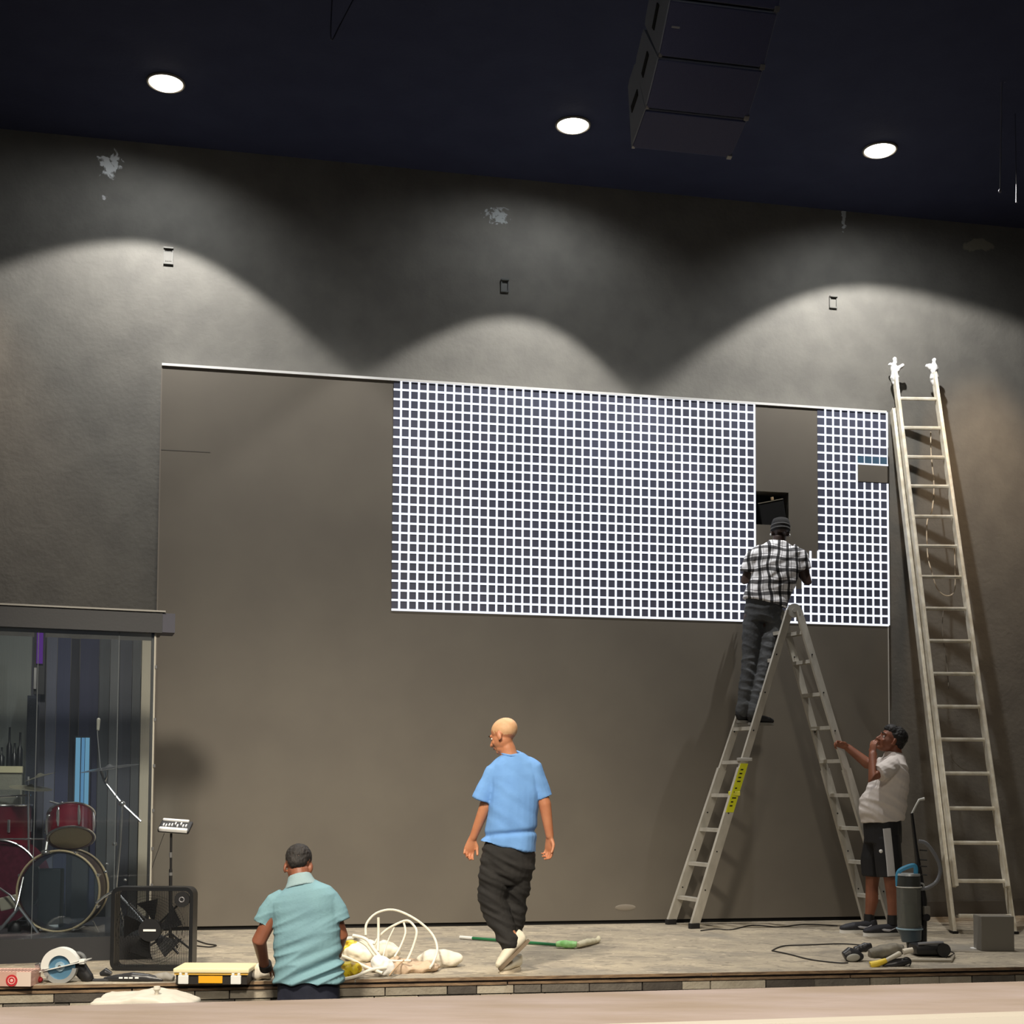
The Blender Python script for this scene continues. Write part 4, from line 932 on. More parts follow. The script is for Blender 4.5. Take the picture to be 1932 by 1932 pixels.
cst = thing('cymbal_stand', 'chrome boom cymbal stand with a thin cymbal at the right side of the booth', 'cymbal stand', D(218, 1770, -.05))
YD = 9.75
jt = D(230, 1516)
rod('boom_arm', [D(190, 1455), D(197, 1474), D(230, 1516), D(266, 1550)], .009, par=cst); rod('pole', [jt, D(226, 1590), D(218, 1676)], .011, par=cst); rod('pole', [D(218, 1672), D(214, 1765)], .014, par=cst)
mb = MB(); mb.ell(jt, (.028, .022, .022), None, 12, 8); mb.build('boom_joint', M_CHR, cst, True)
mb = MB(); mb.ell(D(216, 1592), (.02, .015, .015), None, 12, 8); mb.build('wing_nut', M_CHR, cst, True)
for (px, py) in ((201, 1630), (199, 1645), (236, 1660), (200, 1692)):
    mb = MB(); mb.ell(D(px, py), (.013, .01, .010), None, 10, 6); mb.build('wing_nut', M_CHR, cst, True)
rod('boom_tip', [D(197, 1474), D(201, 1466), D(200, 1456)], .008, par=cst)
for e in (D(180, 1705, -.1), D(292, 1768, -.05), D(236, 1760, .25)): rod('leg', [D(217, 1680), (D(217, 1690) + e) / 2 + UP * .03, e], .009, par=cst)
mb = MB(); c = D(207, 1449); n_ = V((-.14, -.09, 1)).normalized(); mb.loft([c - n_ * .004, c + n_ * .006, c + n_ * .010, c + n_ * .028], [.215, .14, .035, .008], 44); mb.build('cymbal', mat('cymbal_clear', (150, 150, 150), .25, .8), cst, True)
# microphone on a gooseneck
mic = thing('microphone', 'small microphone on a thin curved arm above the drums', 'microphone', D(184, 1500))
mb = MB(); mb.loft(smooth_path([D(190, 1455), D(187, 1420), D(184, 1385), D(185, 1372)]), .0035, 6); mb.build('gooseneck', M_PIN, mic); mb = MB(); mb.limb([D(185, 1376), D(186, 1358)], [.011, .014], 10); mb.build('capsule', mat('mic_grey', (150, 146, 134), .5), mic, True)

# ================================================================== small mixer on a stand
ms = thing('mixer_stand', 'small white mixer on a thin black pole stand beside the booth', 'mixer', at_z(322, 1795))
YM = 10.05
def Q(px, py, dy=0.0): return at_y(px, py, YM + dy)
rb = at_z(322, 1795); YM = rb.y
c = Q(331, 1560); MR = Matrix.Rotation(R(4), 3, 'Y') @ Matrix.Rotation(R(30), 3, 'X')
mb = MB(); mb.box(c, (.235, .145, .028), MR, .008); bdy = mb.build('mixer_body', mat('mixer_black', (40, 40, 42), .5), ms)
mb = MB(); mb.box(c + MR @ V((0, -.062, .012)), (.215, .03, .03), MR, .008); mb.build('front_bar', M_TRIM, bdy)
mb = MB(); mb.box(c + MR @ V((-.01, .062, .012)), (.20, .022, .03), MR, .006); mb.build('rear_bar', M_TRIM, bdy)
for i in range(9):
    mb = MB(); mb.box(c + MR @ V((-.085 + i * .021, random.uniform(-.015, .02), .018)), (.010, .030, .012), MR, .002); mb.build('fader', M_TRIM, bdy)
rod('pole', [Q(323, 1572), Q(322, 1680)], .009, M_BLK, ms); rod('pole', [Q(322, 1640), Q(321, 1790)], .013, M_BLK, ms)
rod('pole_ring', [Q(322, 1608), Q(322, 1618)], .012, M_PIN, ms); rod('pole_ring', [Q(322, 1646), Q(322, 1652)], .015, M_PIN, ms)
for dx, dy in ((-.2, -.12), (.2, -.1), (0, .2)): rod('leg', [Q(321, 1760), V((rb.x + dx, rb.y + dy, .008))], .008, M_BLK, ms)
mb = MB(); mb.loft(smooth_path([Q(310, 1572), Q(298, 1605), Q(284, 1650), Q(282, 1700)]), .002, 5); mb.build('cable', M_CABD if 'M_CABD' in globals() else mat('cable_black', (40, 40, 42), .6), ms)

# ================================================================== box fan
fb = at_z(285, 1832); YF = fb.y
def Fp(px, py, dy=0.0): return at_y(px, py, YF + dy)
fan = thing('box_fan', 'black square box fan with round hub standing on the stage in front of the booth', 'fan', fb)
M_FAN = mat('fan_black', (26, 27, 29), .35); M_FANB = mat('fan_blade', (30, 31, 34), .6)
fw = (363 - 209) / FPX * YF; fh = (1832 - 1676) / FPX * YF; fc = fb + UP * (fh / 2) + V((.0, 0, 0)); fc.x = Fp(286, 1750).x
def rrect(w_, h_, r_, n=7):
    o = []
    for cx, cy, a0 in ((w_ / 2 - r_, h_ / 2 - r_, 0), (-w_ / 2 + r_, h_ / 2 - r_, 90), (-w_ / 2 + r_, -h_ / 2 + r_, 180), (w_ / 2 - r_, -h_ / 2 + r_, 270)):
        for i in range(n): t = R(a0 + 90 * i / (n - 1)); o.append((cx + r_ * math.cos(t), cy + r_ * math.sin(t)))
    return o
def rring(c, w_, h_, r_, t_, dep, X=V((1, 0, 0)), Z=UP, N=V((0, 1, 0))):
    mb = MB(); a = rrect(w_, h_, r_); b = rrect(w_ - 2 * t_, h_ - 2 * t_, max(r_ - t_, .005)); n = len(a); vs = []
    for lst, d in ((a, 0), (b, 0), (a, dep), (b, dep)): vs += [c + X * u + Z * v + N * d for u, v in lst]
    fs = []
    for i in range(n):
        j = (i + 1) % n; fs += [(i, i + n, j + n, j), (2 * n + i, 2 * n + j, 3 * n + j, 3 * n + i), (i, j, 2 * n + j, 2 * n + i), (n + j, n + i, 3 * n + i, 3 * n + j)]
    mb.add(vs, fs); return mb
rring(fc, fw, fh, .055, .026, .13).build('housing', M_FAN, fan, True)
hubc = V((Fp(283, 1755).x, fc.y - .004, Fp(283, 1755).z))
mb = MB(); mb.disc(hubc + V((0, .005, 0)), V((0, 1, 0)), .076, .02, 36); hb = mb.build('hub', M_BLK, fan, True)
mb = MB(); mb.box(hubc + V((0, -.008, 0)), (.085, .004, .014), None, .001); mb.build('badge', M_TRIM, hb)
kc = V((Fp(344, 1697).x, fc.y - .006, Fp(344, 1697).z))
mb = MB(); mb.disc(kc, V((0, 1, 0)), .052, .018, 32); kn = mb.build('control_dial', M_BLK, fan, True)
mb = MB(); mb.torus(kc + V((0, -.010, 0)), .016, .004, V((0, 1, 0)), 20, 6); mb.build('dial_ring', mat('dial_grey', (120, 120, 124), .4), kn, True)
mb = MB()
for i in range(1, 70):                      # fine vertical and ring wires of the front grille
    u = -fw / 2 + .026 + (fw - .052) * i / 70; mb.cyl(V((fc.x + u, fc.y + .004, fc.z - fh / 2 + .02)), V((fc.x + u, fc.y + .004, fc.z + fh / 2 - .02)), .0019, n=4)
for rr in [.09 + .018 * q for q in range(9)]: mb.torus(V((hubc.x, fc.y + .006, hubc.z)), rr, .0012, V((0, 1, 0)), 40, 4)
g = mb.build('front_grille', M_FAN, fan); g['kind'] = 'stuff'
for k in range(5):
    t0 = math.tau * k / 5 + .3; mb = MB(); vs = []; n = 8
    for i in range(n + 1):
        r_ = .06 + .15 * i / n; tw = .30 - .10 * i / n
        for sg in (-1, 1):
            t = t0 + sg * (.28 + .12 * i / n) + .25 * i / n; dy = .065 + sg * tw * .10
            for th in (0, .003): vs.append(hubc + V((r_ * math.cos(t), dy + th, r_ * math.sin(t))))
    fs = []
    for i in range(n):
        a = i * 4; b = a + 4; fs += [(a, a + 2, b + 2, b), (a + 1, b + 1, b + 3, a + 3), (a, b, b + 1, a + 1), (a + 2, a + 3, b + 3, b + 2)]
    fs += [(0, 1, 3, 2), (n * 4, n * 4 + 2, n * 4 + 3, n * 4 + 1)]
    mb.add(vs, fs); mb.build('blade', M_FANB, fan, True)
for a_ in (45, 135, 225, 315):
    v = V((math.cos(R(a_)), 0, math.sin(R(a_)))); rod('motor_strut', [V((hubc.x, fc.y + .10, hubc.z)), V((hubc.x, fc.y + .10, hubc.z)) + v * .24], .008, M_FAN, fan)
mb = MB(); mb.disc(V((hubc.x, fc.y + .09, hubc.z)), V((0, 1, 0)), .06, .06, 28); mb.build('motor', M_BLK, fan, True)
mb = MB(); mb.obox(V((fc.x - .10, fc.y + .05, fc.z + fh / 2 - .004)), V((.2, 0, 0)), V((0, .03, 0)), UP * .004); mb.build('top_handle', M_FAN, fan)

# ================================================================== tools along the stage edge
def G(px, py, z=0.0): return at_z(px, py, z)
# circular saw
so = G(112, 1856); YS = so.y + .03
S = lambda px, py, dy=0.0: at_y(px, py, YS + dy)
saw = thing('circular_saw', 'white and blue circular saw lying near the red box on the stage edge', 'saw', so)
M_WHT = mat('white_plastic', (226, 226, 220), .4); M_SBL = mat('blue_steel', (96, 140, 168), .35, .3); M_SWH = mat('cast_grey', (176, 178, 176), .4, .4)
mb = MB(); prof = []
cx, cy = 112, 1824
def arc(rad, a0, a1, n=24): return [(rad * math.cos(R(a0 + (a1 - a0) * i / n)), rad * math.sin(R(a0 + (a1 - a0) * i / n))) for i in range(n + 1)]
sc0 = S(cx, cy); k_ = YS / FPX
pr = arc(.118, 8, 182) + list(reversed(arc(.070, 8, 182)))
tl = R(8); Xs = V((math.cos(tl), 0, math.sin(tl))); Zs = V((-math.sin(tl), 0, math.cos(tl)))
mb.prism(pr, sc0, Xs, Zs, V((0, .07, 0))); mb.build('blade_guard', M_WHT, saw)
mb = MB(); mb.disc(sc0 + V((0, .02, 0)), V((0, 1, 0)), .094, .003, 48); bl = mb.build('blade', M_SBL, saw)
mb = MB(); mb.disc(sc0 + V((0, .014, 0)), V((0, 1, 0)), .030, .012, 24); mb.build('arbor', mat('arbor_light', (180, 210, 226), .3, .4), bl, True)
mb = MB(); mb.disc(sc0 + V((0, .006, 0)), V((0, 1, 0)), .012, .012, 6); mb.build('bolt', M_CHR, bl)
mb = MB(); mb.prism(arc(.108, 188, 345) + list(reversed(arc(.082, 188, 345))), sc0, Xs, Zs, V((0, .05, 0))); mb.build('lower_guard', M_SWH, saw)
mb = MB(); p0 = S(62, 1836); p1 = S(160, 1813); mb.obox(p0 - V((0, .01, .004)), p1 - p0, V((0, .15, 0)), UP * .006); mb.build('base_plate', M_WHT, saw)
mb = MB(); mb.loft([S(128, 1812, .08), S(150, 1826, .08), S(166, 1846, .08), S(170, 1852, .08)], [(.035, .04), (.04, .05), (.032, .04), (.025, .03)], 14, ref=V((0, 1, 0))); mb.build('motor_body', M_BLK, saw, remesh=.006, relax=2)
mb = MB(); mb.torus(S(147, 1812, .07), .045, .012, V((0, 1, 0)), 24, 8); mb.build('handle', mat('handle_grey', (90, 92, 92), .5), saw, True)
mb = MB(); mb.box(S(156, 1814, .02), (.035, .05, .03), None, .005); mb.build('grip_end', M_WHT, saw)
mb = MB(); mb.box(S(73, 1822, .02), (.035, .04, .035), Matrix.Rotation(R(-12), 3, 'Y'), .006); mb.build('guide_knob', M_CHR, saw)
# red and white box
rbx = G(20, 1861); YB = rbx.y
bx = thing('carton', 'pale pink carton with a round red emblem at the lower left', 'box', rbx)
w0 = at_y(-45, 1861, YB); w1 = at_y(58, 1861, YB); hh = (1861 - 1834) / FPX * YB
mb = MB(); mb.obox(V((w0.x, YB, 0)), V((w1.x - w0.x, 0, 0)), V((0, .17, 0)), UP * hh); mb.build('carton_body', mat('pink_card', (214, 172, 156), .7, c2=(200, 158, 142), nscale=8), bx)
ec = at_y(22, 1850, YB - .002)
mb = MB(); mb.disc(ec, V((0, 1, 0)), .036, .003, 32); e_ = mb.build('emblem', mat('emblem_red', (196, 46, 52), .6), bx)
mb = MB(); mb.torus(ec + V((0, -.002, 0)), .021, .003, V((0, 1, 0)), 24, 5); mb.ell(ec + V((0, -.002, 0)), (.010, .002, .010), None, 12, 6); mb.build('emblem_mark', mat('emblem_pale', (240, 190, 180), .6), e_)
mb = MB(); mb.obox(V((w1.x - .09, YB - .001, .0)), V((.09, 0, 0)), V((0, .002, 0)), UP * hh * .98); mb.build('pale_side', mat('pale_card', (226, 206, 190), .7), bx)
for i in range(14):
    mb = MB(); q = V((w0.x + .12 + i * .021, YB + .02, hh)); mb.obox(q, V((.008, 0, 0)), V((0, .09, 0)), UP * .002); mb.build('print_mark', M_CNM if 'M_CNM' in globals() else mat('print_grey', (110, 84, 76), .7), bx)
mb = MB(); mb.ell(S(67, 1846, .0), (.05, .03, .022), Matrix.Rotation(R(15), 3, 'Y'), 16, 10); tag(mb.build('red_rag', mat('red_cloth', (150, 34, 36), .8), None, remesh=.006, relax=1, disp=lambda c, n: .006 * noise.noise(c * 40)), 'crumpled red scrap beside the circular saw', 'rag')
# dark hand tools in front of the fan
M_TL = mat('tool_dark', (44, 44, 46), .35); M_TL2 = mat('tool_grey', (120, 120, 122), .4, .3)
dr = thing('multitool', 'long dark power tool with silver marks lying below the box fan', 'power tool', G(265, 1853))
T = lambda px, py, dy=0.0: at_y(px, py, G(265, 1853).y + .04 + dy)
mb = MB(); mb.loft([T(196, 1849), T(220, 1846), T(250, 1844), T(280, 1846), T(308, 1849)], [(.018, .018), (.026, .03), (.034, .036), (.030, .03), (.014, .014)], 18, ref=UP); mb.build('tool_body', M_TL, dr, remesh=.005, relax=2)
for px in (228, 238, 247, 258): mb = MB(); mb.box(T(px, 1845, -.033), (.024, .006, .010), None, .001); mb.build('silver_mark', M_TRIM, dr)
mb = MB(); mb.loft([T(168, 1848, -.01), T(180, 1851, -.01), T(206, 1850, -.01)], [(.012, .012), (.016, .018), (.014, .014)], 12, ref=UP); tag(mb.build('pry_bar', M_TL, None, True), 'short black tool lying between the saw and the long power tool', 'tool')
mb = MB(); mb.loft([T(190, 1838, .06), T(200, 1834, .06), T(210, 1838, .06)], [(.014, .02), (.028, .03), (.014, .02)], 12, ref=UP); tag(mb.build('cable_reel', M_TL, None, True), 'small dark round reel at the foot of the box fan', 'reel')
mb = MB(); mb.loft([T(290, 1845, .02), T(312, 1843, .02), T(328, 1846, .02)], [(.020, .03), (.028, .04), (.02, .03)], 12, ref=UP); tag(mb.build('rag', mat('grey_cloth', (140, 136, 128), .9), None, remesh=.006, disp=lambda c, n: .008 * noise.noise(c * 30)), 'small grey crumpled rag left of the yellow organiser box', 'rag')
# yellow organiser box
yo = G(398, 1857); YY = yo.y
Yq = lambda px, py, dy=0.0: at_y(px, py, YY + dy)
ob = thing('organizer_case', 'black organiser case with yellow and cream lid and two white latches', 'tool case', yo)
xa, xb = Yq(332, 1850).x, Yq(466, 1850).x; zh = (1857 - 1838) / FPX * YY
mb = MB(); mb.obox(V((xa, YY, 0)), V((xb - xa, 0, 0)), V((0, .26, 0)), UP * zh); mb.build('case_body', mat('case_black', (38, 34, 30), .5), ob)
mb = MB(); mb.box(V(((xa + xb) / 2, YY + .125, zh + .022)), (xb - xa + .03, .29, .028), None, .008); mb.build('lid', mat('cream_lid', (236, 222, 178), .45), ob)
mb = MB(); mb.obox(V((xa - .008, YY - .012, zh - .004)), V((xb - xa + .016, 0, 0)), V((0, .02, 0)), UP * .016); mb.build('lid_edge', mat('yellow_edge', (214, 168, 70), .5), ob)
mb = MB(); mb.obox(V((Yq(375, 0 + 1850).x, YY - .008, .008)), V((Yq(420, 1850).x - Yq(375, 1850).x, 0, 0)), V((0, .01, 0)), UP * .045); mb.build('yellow_panel', mat('yellow_panel', (232, 168, 30), .5), ob)
for px in (347, 446):
    mb = MB(); q = Yq(px, 1850); mb.box(V((q.x, YY - .012, .03)), (.066, .02, .055), None, .006); l_ = mb.build('latch', M_WHT, ob)
    for dx in (-.018, .018): mb = MB(); mb.box(V((q.x + dx, YY - .012, .062)), (.018, .018, .022), None, .004); mb.build('latch_tooth', M_WHT, l_)
# white rags by the man
def rag(name, c, rr, m, lab, cat='rag', sd=0, amp=.02, fr=16):
    mb = MB(); mb.ell(c, rr, None, 28, 16)
    def dsp(co, n):
        d = amp * (noise.noise(co * fr + V((sd, 0, 0))) * 1.3 + .4 * noise.noise(co * fr * 2.2)); return d
    o = mb.build(name, m, None, remesh=.006, relax=1, disp=dsp); mz = min(v.co.z for v in o.data.vertices)
    for v in o.data.vertices: v.co.z = max(v.co.z, 0 if o.location.z < 0 else v.co.z)
    return tag(o, lab, cat)
M_RAG = mat('white_cloth', (224, 216, 198), .9, bump=.4, bscale=40); M_RAG2 = mat('kraft_pale', (196, 172, 146), .9, bump=.4, bscale=30)
rag('rag', G(492, 1848) + UP * .045, (.085, .06, .05), M_RAG, 'crumpled cream cloth between the organiser case and the man in teal')
rag('packing_paper', G(760, 1832) + UP * .03, (.26, .14, .045), M_RAG2, 'pale brown crumpled packing paper under the white cable loops', 'paper', 3, .025, 12)
rag('plastic_bag', G(830, 1824) + UP * .055, (.16, .075, .06), M_RAG, 'white bulging plastic bag at the right end of the cable pile', 'bag', 5, .016, 12)
rag('foam_sheet', G(700, 1812) + UP * .06, (.22, .14, .08), mat('foam_cream', (236, 228, 206), .9, bump=.3, bscale=30), 'cream crumpled foam heap beneath the cables behind the man in teal', 'packing foam', 8, .03, 10)
M_YPK = mat('yellow_pack', (214, 190, 36), .45, c2=(150, 120, 20), nscale=22, contrast=(.5, .58))
for (px, py, r, lab) in ((656, 1845, .075, 'lower shiny yellow packet beside the man in teal'), (662, 1812, .07, 'upper yellow packet under the white cables')):
    mb = MB(); c = G(px, py) + UP * (.05 if py > 1830 else .10); mb.ell(c, (r * 1.3, .05, r * .75), Matrix.Rotation(R(-12), 3, 'Y'), 24, 14)
    tag(mb.build('yellow_packet', M_YPK, None, remesh=.005, relax=1, disp=lambda co, n: .012 * noise.noise(co * 25)), lab, 'packet')
# white cable loops
M_WC = mat('white_cable', (226, 220, 202), .5)
def cable(pts, r, lab, name='white_cable', m=None, group='white cables in the heap', cat='cable'):
    mb = MB(); ps = smooth_path([at_y(*p) for p in pts], 8); mb.loft(ps, [r] * len(ps), 8); return tag(mb.build(name, m or M_WC, None, True), lab, cat, group)
cable([(690, 1765, 9.2), (692, 1742, 9.25), (712, 1722, 9.3), (745, 1717, 9.3), (785, 1735, 9.25), (815, 1762, 9.2), (825, 1790, 9.1), (818, 1815, 9.0), (811, 1826, 8.92)], .0085, 'tallest white cable arch, spanning the whole heap')
cable([(705, 1782, 9.15), (722, 1760, 9.2), (745, 1745, 9.2), (768, 1737, 9.2), (782, 1748, 9.15), (786, 1762, 9.1), (778, 1790, 9.05), (768, 1812, 9.0)], .0085, 'second tallest white cable loop leaning to the right')
cable([(762, 1741, 9.2), (765, 1760, 9.15), (756, 1785, 9.1), (744, 1806, 9.0)], .0075, 'curved white cable end hanging inside the second tallest loop')
cable([(714, 1731, 9.18), (714, 1760, 9.15), (713, 1795, 9.05)], .009, 'straight upright white cable stub in the heap')
cable([(744, 1750, 9.15), (732, 1775, 9.1), (722, 1806, 9.0)], .005, 'thin white cord running down inside the loops')
cable([(640, 1776, 9.0), (665, 1770, 9.0), (690, 1782, 8.95), (705, 1800, 8.9), (718, 1815, 8.88)], .012, 'thick white cable bending from behind the man in teal')
cable([(665, 1765, 8.95), (690, 1772, 8.95), (706, 1792, 8.9), (722, 1812, 8.85)], .012, 'second thick white cable just above the foam heap')
cable([(640, 1802, 8.85), (662, 1810, 8.8), (690, 1824, 8.77), (722, 1836, 8.72)], .010, 'low white cable crossing in front of the yellow packet')
cable([(645, 1848, 8.66), (672, 1842, 8.66), (700, 1830, 8.72), (728, 1826, 8.78)], .011, 'lowest white cable beside the lower yellow packet')
cable([(722, 1811, 8.95), (750, 1813, 8.95), (775, 1812, 8.95)], .007, 'short level white cable on the packing paper')
cable([(735, 1840, 8.72), (750, 1822, 8.85), (762, 1812, 8.95)], .005, 'thin tan cord lying over the packing paper', m=mat('tan_cord', (180, 150, 116), .7))
mb = MB(); c = at_y(722, 1822, 8.82); mb.ell(c, (.09, .05, .06), Matrix.Rotation(R(30), 3, 'Y'), 20, 12)
tag(mb.build('cable_boot', M_WHT, None, remesh=.006, relax=2, disp=lambda co, n: .008 * noise.noise(co * 30)), 'white moulded plug cover where the cables meet', 'plug')
# green pole on the floor
q0, q1 = G(868, 1772), G(1058, 1787)
gp = thing('extension_pole', 'green pole with white tip and green wrapped head lying behind the walking man', 'pole', q0)
d_ = (q1 - q0); zz = UP * .016
mb = MB(); mb.cyl(q0 + zz, q0 + d_ * .13 + zz, .014, n=12); mb.build('white_tip', M_WHT, gp, True)
mb = MB(); mb.cyl(q0 + d_ * .13 + zz, q1 + zz, .0125, n=12); mb.build('green_tube', mat('green_paint', (36, 110, 66), .4), gp, True)
mb = MB(); e1, e2, e3 = G(1050, 1789), G(1088, 1790), G(1128, 1779); mb.loft([e1 + UP * .03, (e1 + e2) / 2 + UP * .035, e2 + UP * .03], [(.022, .03), (.032, .04), (.024, .032)], 16, ref=UP); mb.build('green_wrap', mat('green_wrap', (128, 200, 108), .6, c2=(170, 220, 150), nscale=20), gp, remesh=.006, disp=lambda co, n: .008 * noise.noise(co * 30))
mb = MB(); mb.loft([e2 + UP * .028, G(1108, 1785) + UP * .03, e3 + UP * .02, G(1130, 1778) + UP * .045], [(.02, .03), (.028, .035), (.020, .024), (.012, .012)], 14, ref=UP); mb.build('cream_head', mat('cream_head', (214, 206, 176), .7), gp, remesh=.006, disp=lambda co, n: .006 * noise.noise(co * 30))

# ================================================================== upright vacuum
vb = G(1735, 1793); YV = vb.y
U = lambda px, py, dy=0.0: at_y(px, py, YV + dy)
vac = thing('vacuum_cleaner', 'upright vacuum with clear canister, blue handle and hose loop by the tall ladder', 'vacuum cleaner', vb)
M_CAN = glass_mat('smoky_canister', (.55, .58, .56), ior=1.5, haze=.35, hcol=(150, 152, 146)); M_VB = mat('vac_blue', (72, 150, 190), .35); M_VG = mat('vac_slate', (74, 88, 98), .35); M_VD = mat('vac_black', (26, 26, 28), .4)
mb = MB(); mb.loft([U(1716, 1752), U(1714, 1672)], [.092, .092], 32); mb.build('canister', M_CAN, vac, True)
mb = MB(); mb.loft([U(1716, 1748), U(1714, 1704)], [.07, .05], 20); mb.build('cyclone_core', mat('core_grey', (128, 130, 120), .5), vac, True)
mb = MB(); mb.loft([U(1714, 1674), U(1714, 1653)], [.094, .088], 32); mb.build('canister_lid', mat('lid_dark', (58, 60, 58), .3), vac, True)
mb = MB(); mb.loft([U(1714, 1652), U(1714, 1648)], [.09, .086], 32); mb.build('lid_ring', mat('ring_silver', (186, 190, 190), .3, .4), vac, True)
mb = MB(); mb.torus(U(1715, 1673), .094, .005, UP, 36, 6); mb.build('seal_ring', M_WHT, vac, True)
ps = smooth_path([U(1694, 1672), U(1694, 1650), U(1702, 1640), U(1725, 1633), U(1728, 1648)], 5); mb = MB(); mb.loft(ps, [(.011, .018)] * len(ps), 10, ref=V((0, 1, 0))); mb.build('carry_handle', M_VB, vac, True)
mb = MB(); mb.loft([U(1720, 1775), U(1718, 1760), U(1716, 1750)], [(.075, .07), (.085, .08), (.098, .095)], 24, ref=XR); mb.build('canister_base', M_VG, vac, True)
mb = MB(); mb.torus(U(1716, 1752), .096, .007, UP, 36, 6); mb.build('blue_ring', mat('pale_blue_trim', (150, 176, 190), .3), vac, True)
mb = MB(); mb.loft([U(1741, 1785, .05), U(1741, 1700, .05), U(1735, 1650, .03), U(1728, 1600, .02), U(1720, 1534, .0)], [(.03, .04), (.032, .04), (.022, .03), (.015, .02), (.012, .012)], 14, ref=XR); mb.build('spine', M_VD, vac, True)
mb = MB(); mb.loft([U(1720, 1536), U(1728, 1520, .0), U(1734, 1509), U(1744, 1507)], [.008, .008, .009, .012], 10); mb.build('grip', mat('grip_pale', (196, 196, 190), .4), vac, True)
hp = smooth_path([U(1733, 1587), U(1748, 1592), U(1765, 1615), U(1774, 1640), U(1768, 1662), U(1752, 1674), U(1738, 1677), U(1726, 1674)], 8)
mb = MB(); mb.loft(hp, [(.014 + .0015 * (i % 2)) for i in range(len(hp))], 10); mb.build('hose', mat('hose_grey', (120, 122, 126), .35), vac, True)
mb = MB(); mb.box(U(1748, 1718, -.02), (.05, .05, .07), None, .01); mb.build('hose_valve', mat('valve_grey', (120, 116, 108), .4), vac); mb = MB(); mb.disc(U(1748, 1731, -.04), V((0, 1, 0)), .028, .02, 20); mb.build('valve_cap', M_VD, vac, True)
mb = MB(); mb.torus(U(1738, 1672), .022, .008, V((0, 1, 0)), 20, 8); mb.build('hose_collar', mat('collar_grey', (160, 162, 160), .4), vac, True)
for py in (1604, 1622, 1634, 1650): rod('tool_clip', [U(1735, py), U(1749, py + 1)], .006, M_VD, vac)
fo = G(1742, 1803); 
mb = MB(); mb.loft([U(1722, 1776), U(1724, 1790, -.02)], [(.05, .05), (.05, .055)], 20, ref=XR); mb.build('neck', M_VD, vac, True)
fh_ = V((fo.x, fo.y, 0)); mb = MB(); mb.box(fh_ + V((.05, .02, .05)), (.26, .22, .075), None, .03); mb.build('floor_head', M_VD, vac, True)
mb = MB(); mb.disc(fh_ + V((.12, -.10, .055)), V((0, 1, 0)), .050, .03, 28); mb.build('wheel', mat('wheel_dark', (38, 38, 40), .4), vac, True)
mb = MB(); mb.loft(smooth_path([fh_ + V((-.06, -.07, .095)), fh_ + V((.03, -.09, .105)), fh_ + V((.12, -.09, .108))], 4), [(.012, .02)] * 9, 8, ref=UP); mb.build('head_trim', M_TL2, vac, True)

# cordless drill, grinder and bits left of the vacuum
dg = thing('cordless_drill', 'dark cordless drill with yellow tipped grip lying at the stage edge', 'power tool', G(1650, 1825))
yb = G(1650, 1825).y + .05
X_ = lambda px, py, dy=0.0: at_y(px, py, yb + dy)
mb = MB(); mb.loft([X_(1640, 1800, .1), X_(1662, 1796, .1), X_(1690, 1791, .1), X_(1704, 1792, .1)], [(.03, .04), (.048, .06), (.042, .055), (.03, .035)], 18, ref=UP); mb.build('bag_grey', mat('worn_grey', (130, 124, 110), .8, c2=(96, 92, 84), nscale=14), dg, remesh=.006, disp=lambda co, n: .008 * noise.noise(co * 25))
mb = MB(); mb.limb([X_(1645, 1820, -.02), X_(1672, 1812, 0), X_(1696, 1800, .02)], [.018, .016, .02], 10); mb.build('long_handle', mat('handle_cream', (196, 190, 172), .5), dg, True)
mb = MB(); mb.loft([X_(1642, 1822, -.03), X_(1656, 1818, -.03), X_(1672, 1812, -.02)], [(.030, .03), (.024, .026), (.018, .02)], 14, ref=UP); mb.build('yellow_grip', mat('tool_yellow', (226, 196, 60), .5), dg, remesh=.005, relax=2)
mb = MB(); mb.loft([X_(1664, 1822, .02), X_(1690, 1818, .02), X_(1716, 1812, .02)], [(.028, .04), (.035, .045), (.022, .03)], 16, ref=UP); mb.build('tool_motor', M_TL, dg, remesh=.006, relax=2)
mb = MB(); mb.torus(X_(1710, 1815, 0), .032, .005, V((0, 1, 0)), 24, 6); mb.build('cord_loop', M_VD, dg, True)
mb = MB(); mb.loft([X_(1704, 1796, -.02), X_(1722, 1792, -.02)], [(.022, .02), (.018, .02)], 14, ref=UP); mb.build('pale_knob', M_RAG, dg, True)
gd = thing('angle_grinder', 'dark rounded grinder with a pale disc at the left end of the tool pile', 'power tool', G(1606, 1815))
yg = G(1606, 1815).y + .04; X2 = lambda px, py, dy=0.0: at_y(px, py, yg + dy)
mb = MB(); mb.loft([X2(1592, 1805), X2(1602, 1800), X2(1616, 1803), X2(1628, 1806)], [(.035, .035), (.052, .045), (.046, .045), (.02, .03)], 18, ref=UP); mb.build('grinder_body', M_TL, gd, remesh=.006, relax=2)
mb = MB(); mb.ell(X2(1610, 1807, -.045), (.05, .012, .028), Matrix.Rotation(R(-8), 3, 'Y'), 20, 10); mb.build('disc', mat('disc_grey', (150, 148, 138), .5), gd, True)
mb = MB(); mb.loft([X2(1612, 1792, .05), X2(1630, 1788, .05), X2(1644, 1783, .05)], [(.02, .025), (.035, .03), (.022, .02)], 14, ref=UP); mb.build('handle', M_TL, gd, remesh=.006, disp=lambda co, n: .008 * noise.noise(co * 30))
mb = MB(); mb.loft([G(1716, 1815) + UP * .012, G(1795, 1816) + UP * .012, G(1800, 1806) + UP * .012], .010, 8); tag(mb.build('metal_bar', mat('bar_grey', (150, 142, 126), .5), None), 'thin pale bar lying on the boards right of the drill', 'bar')
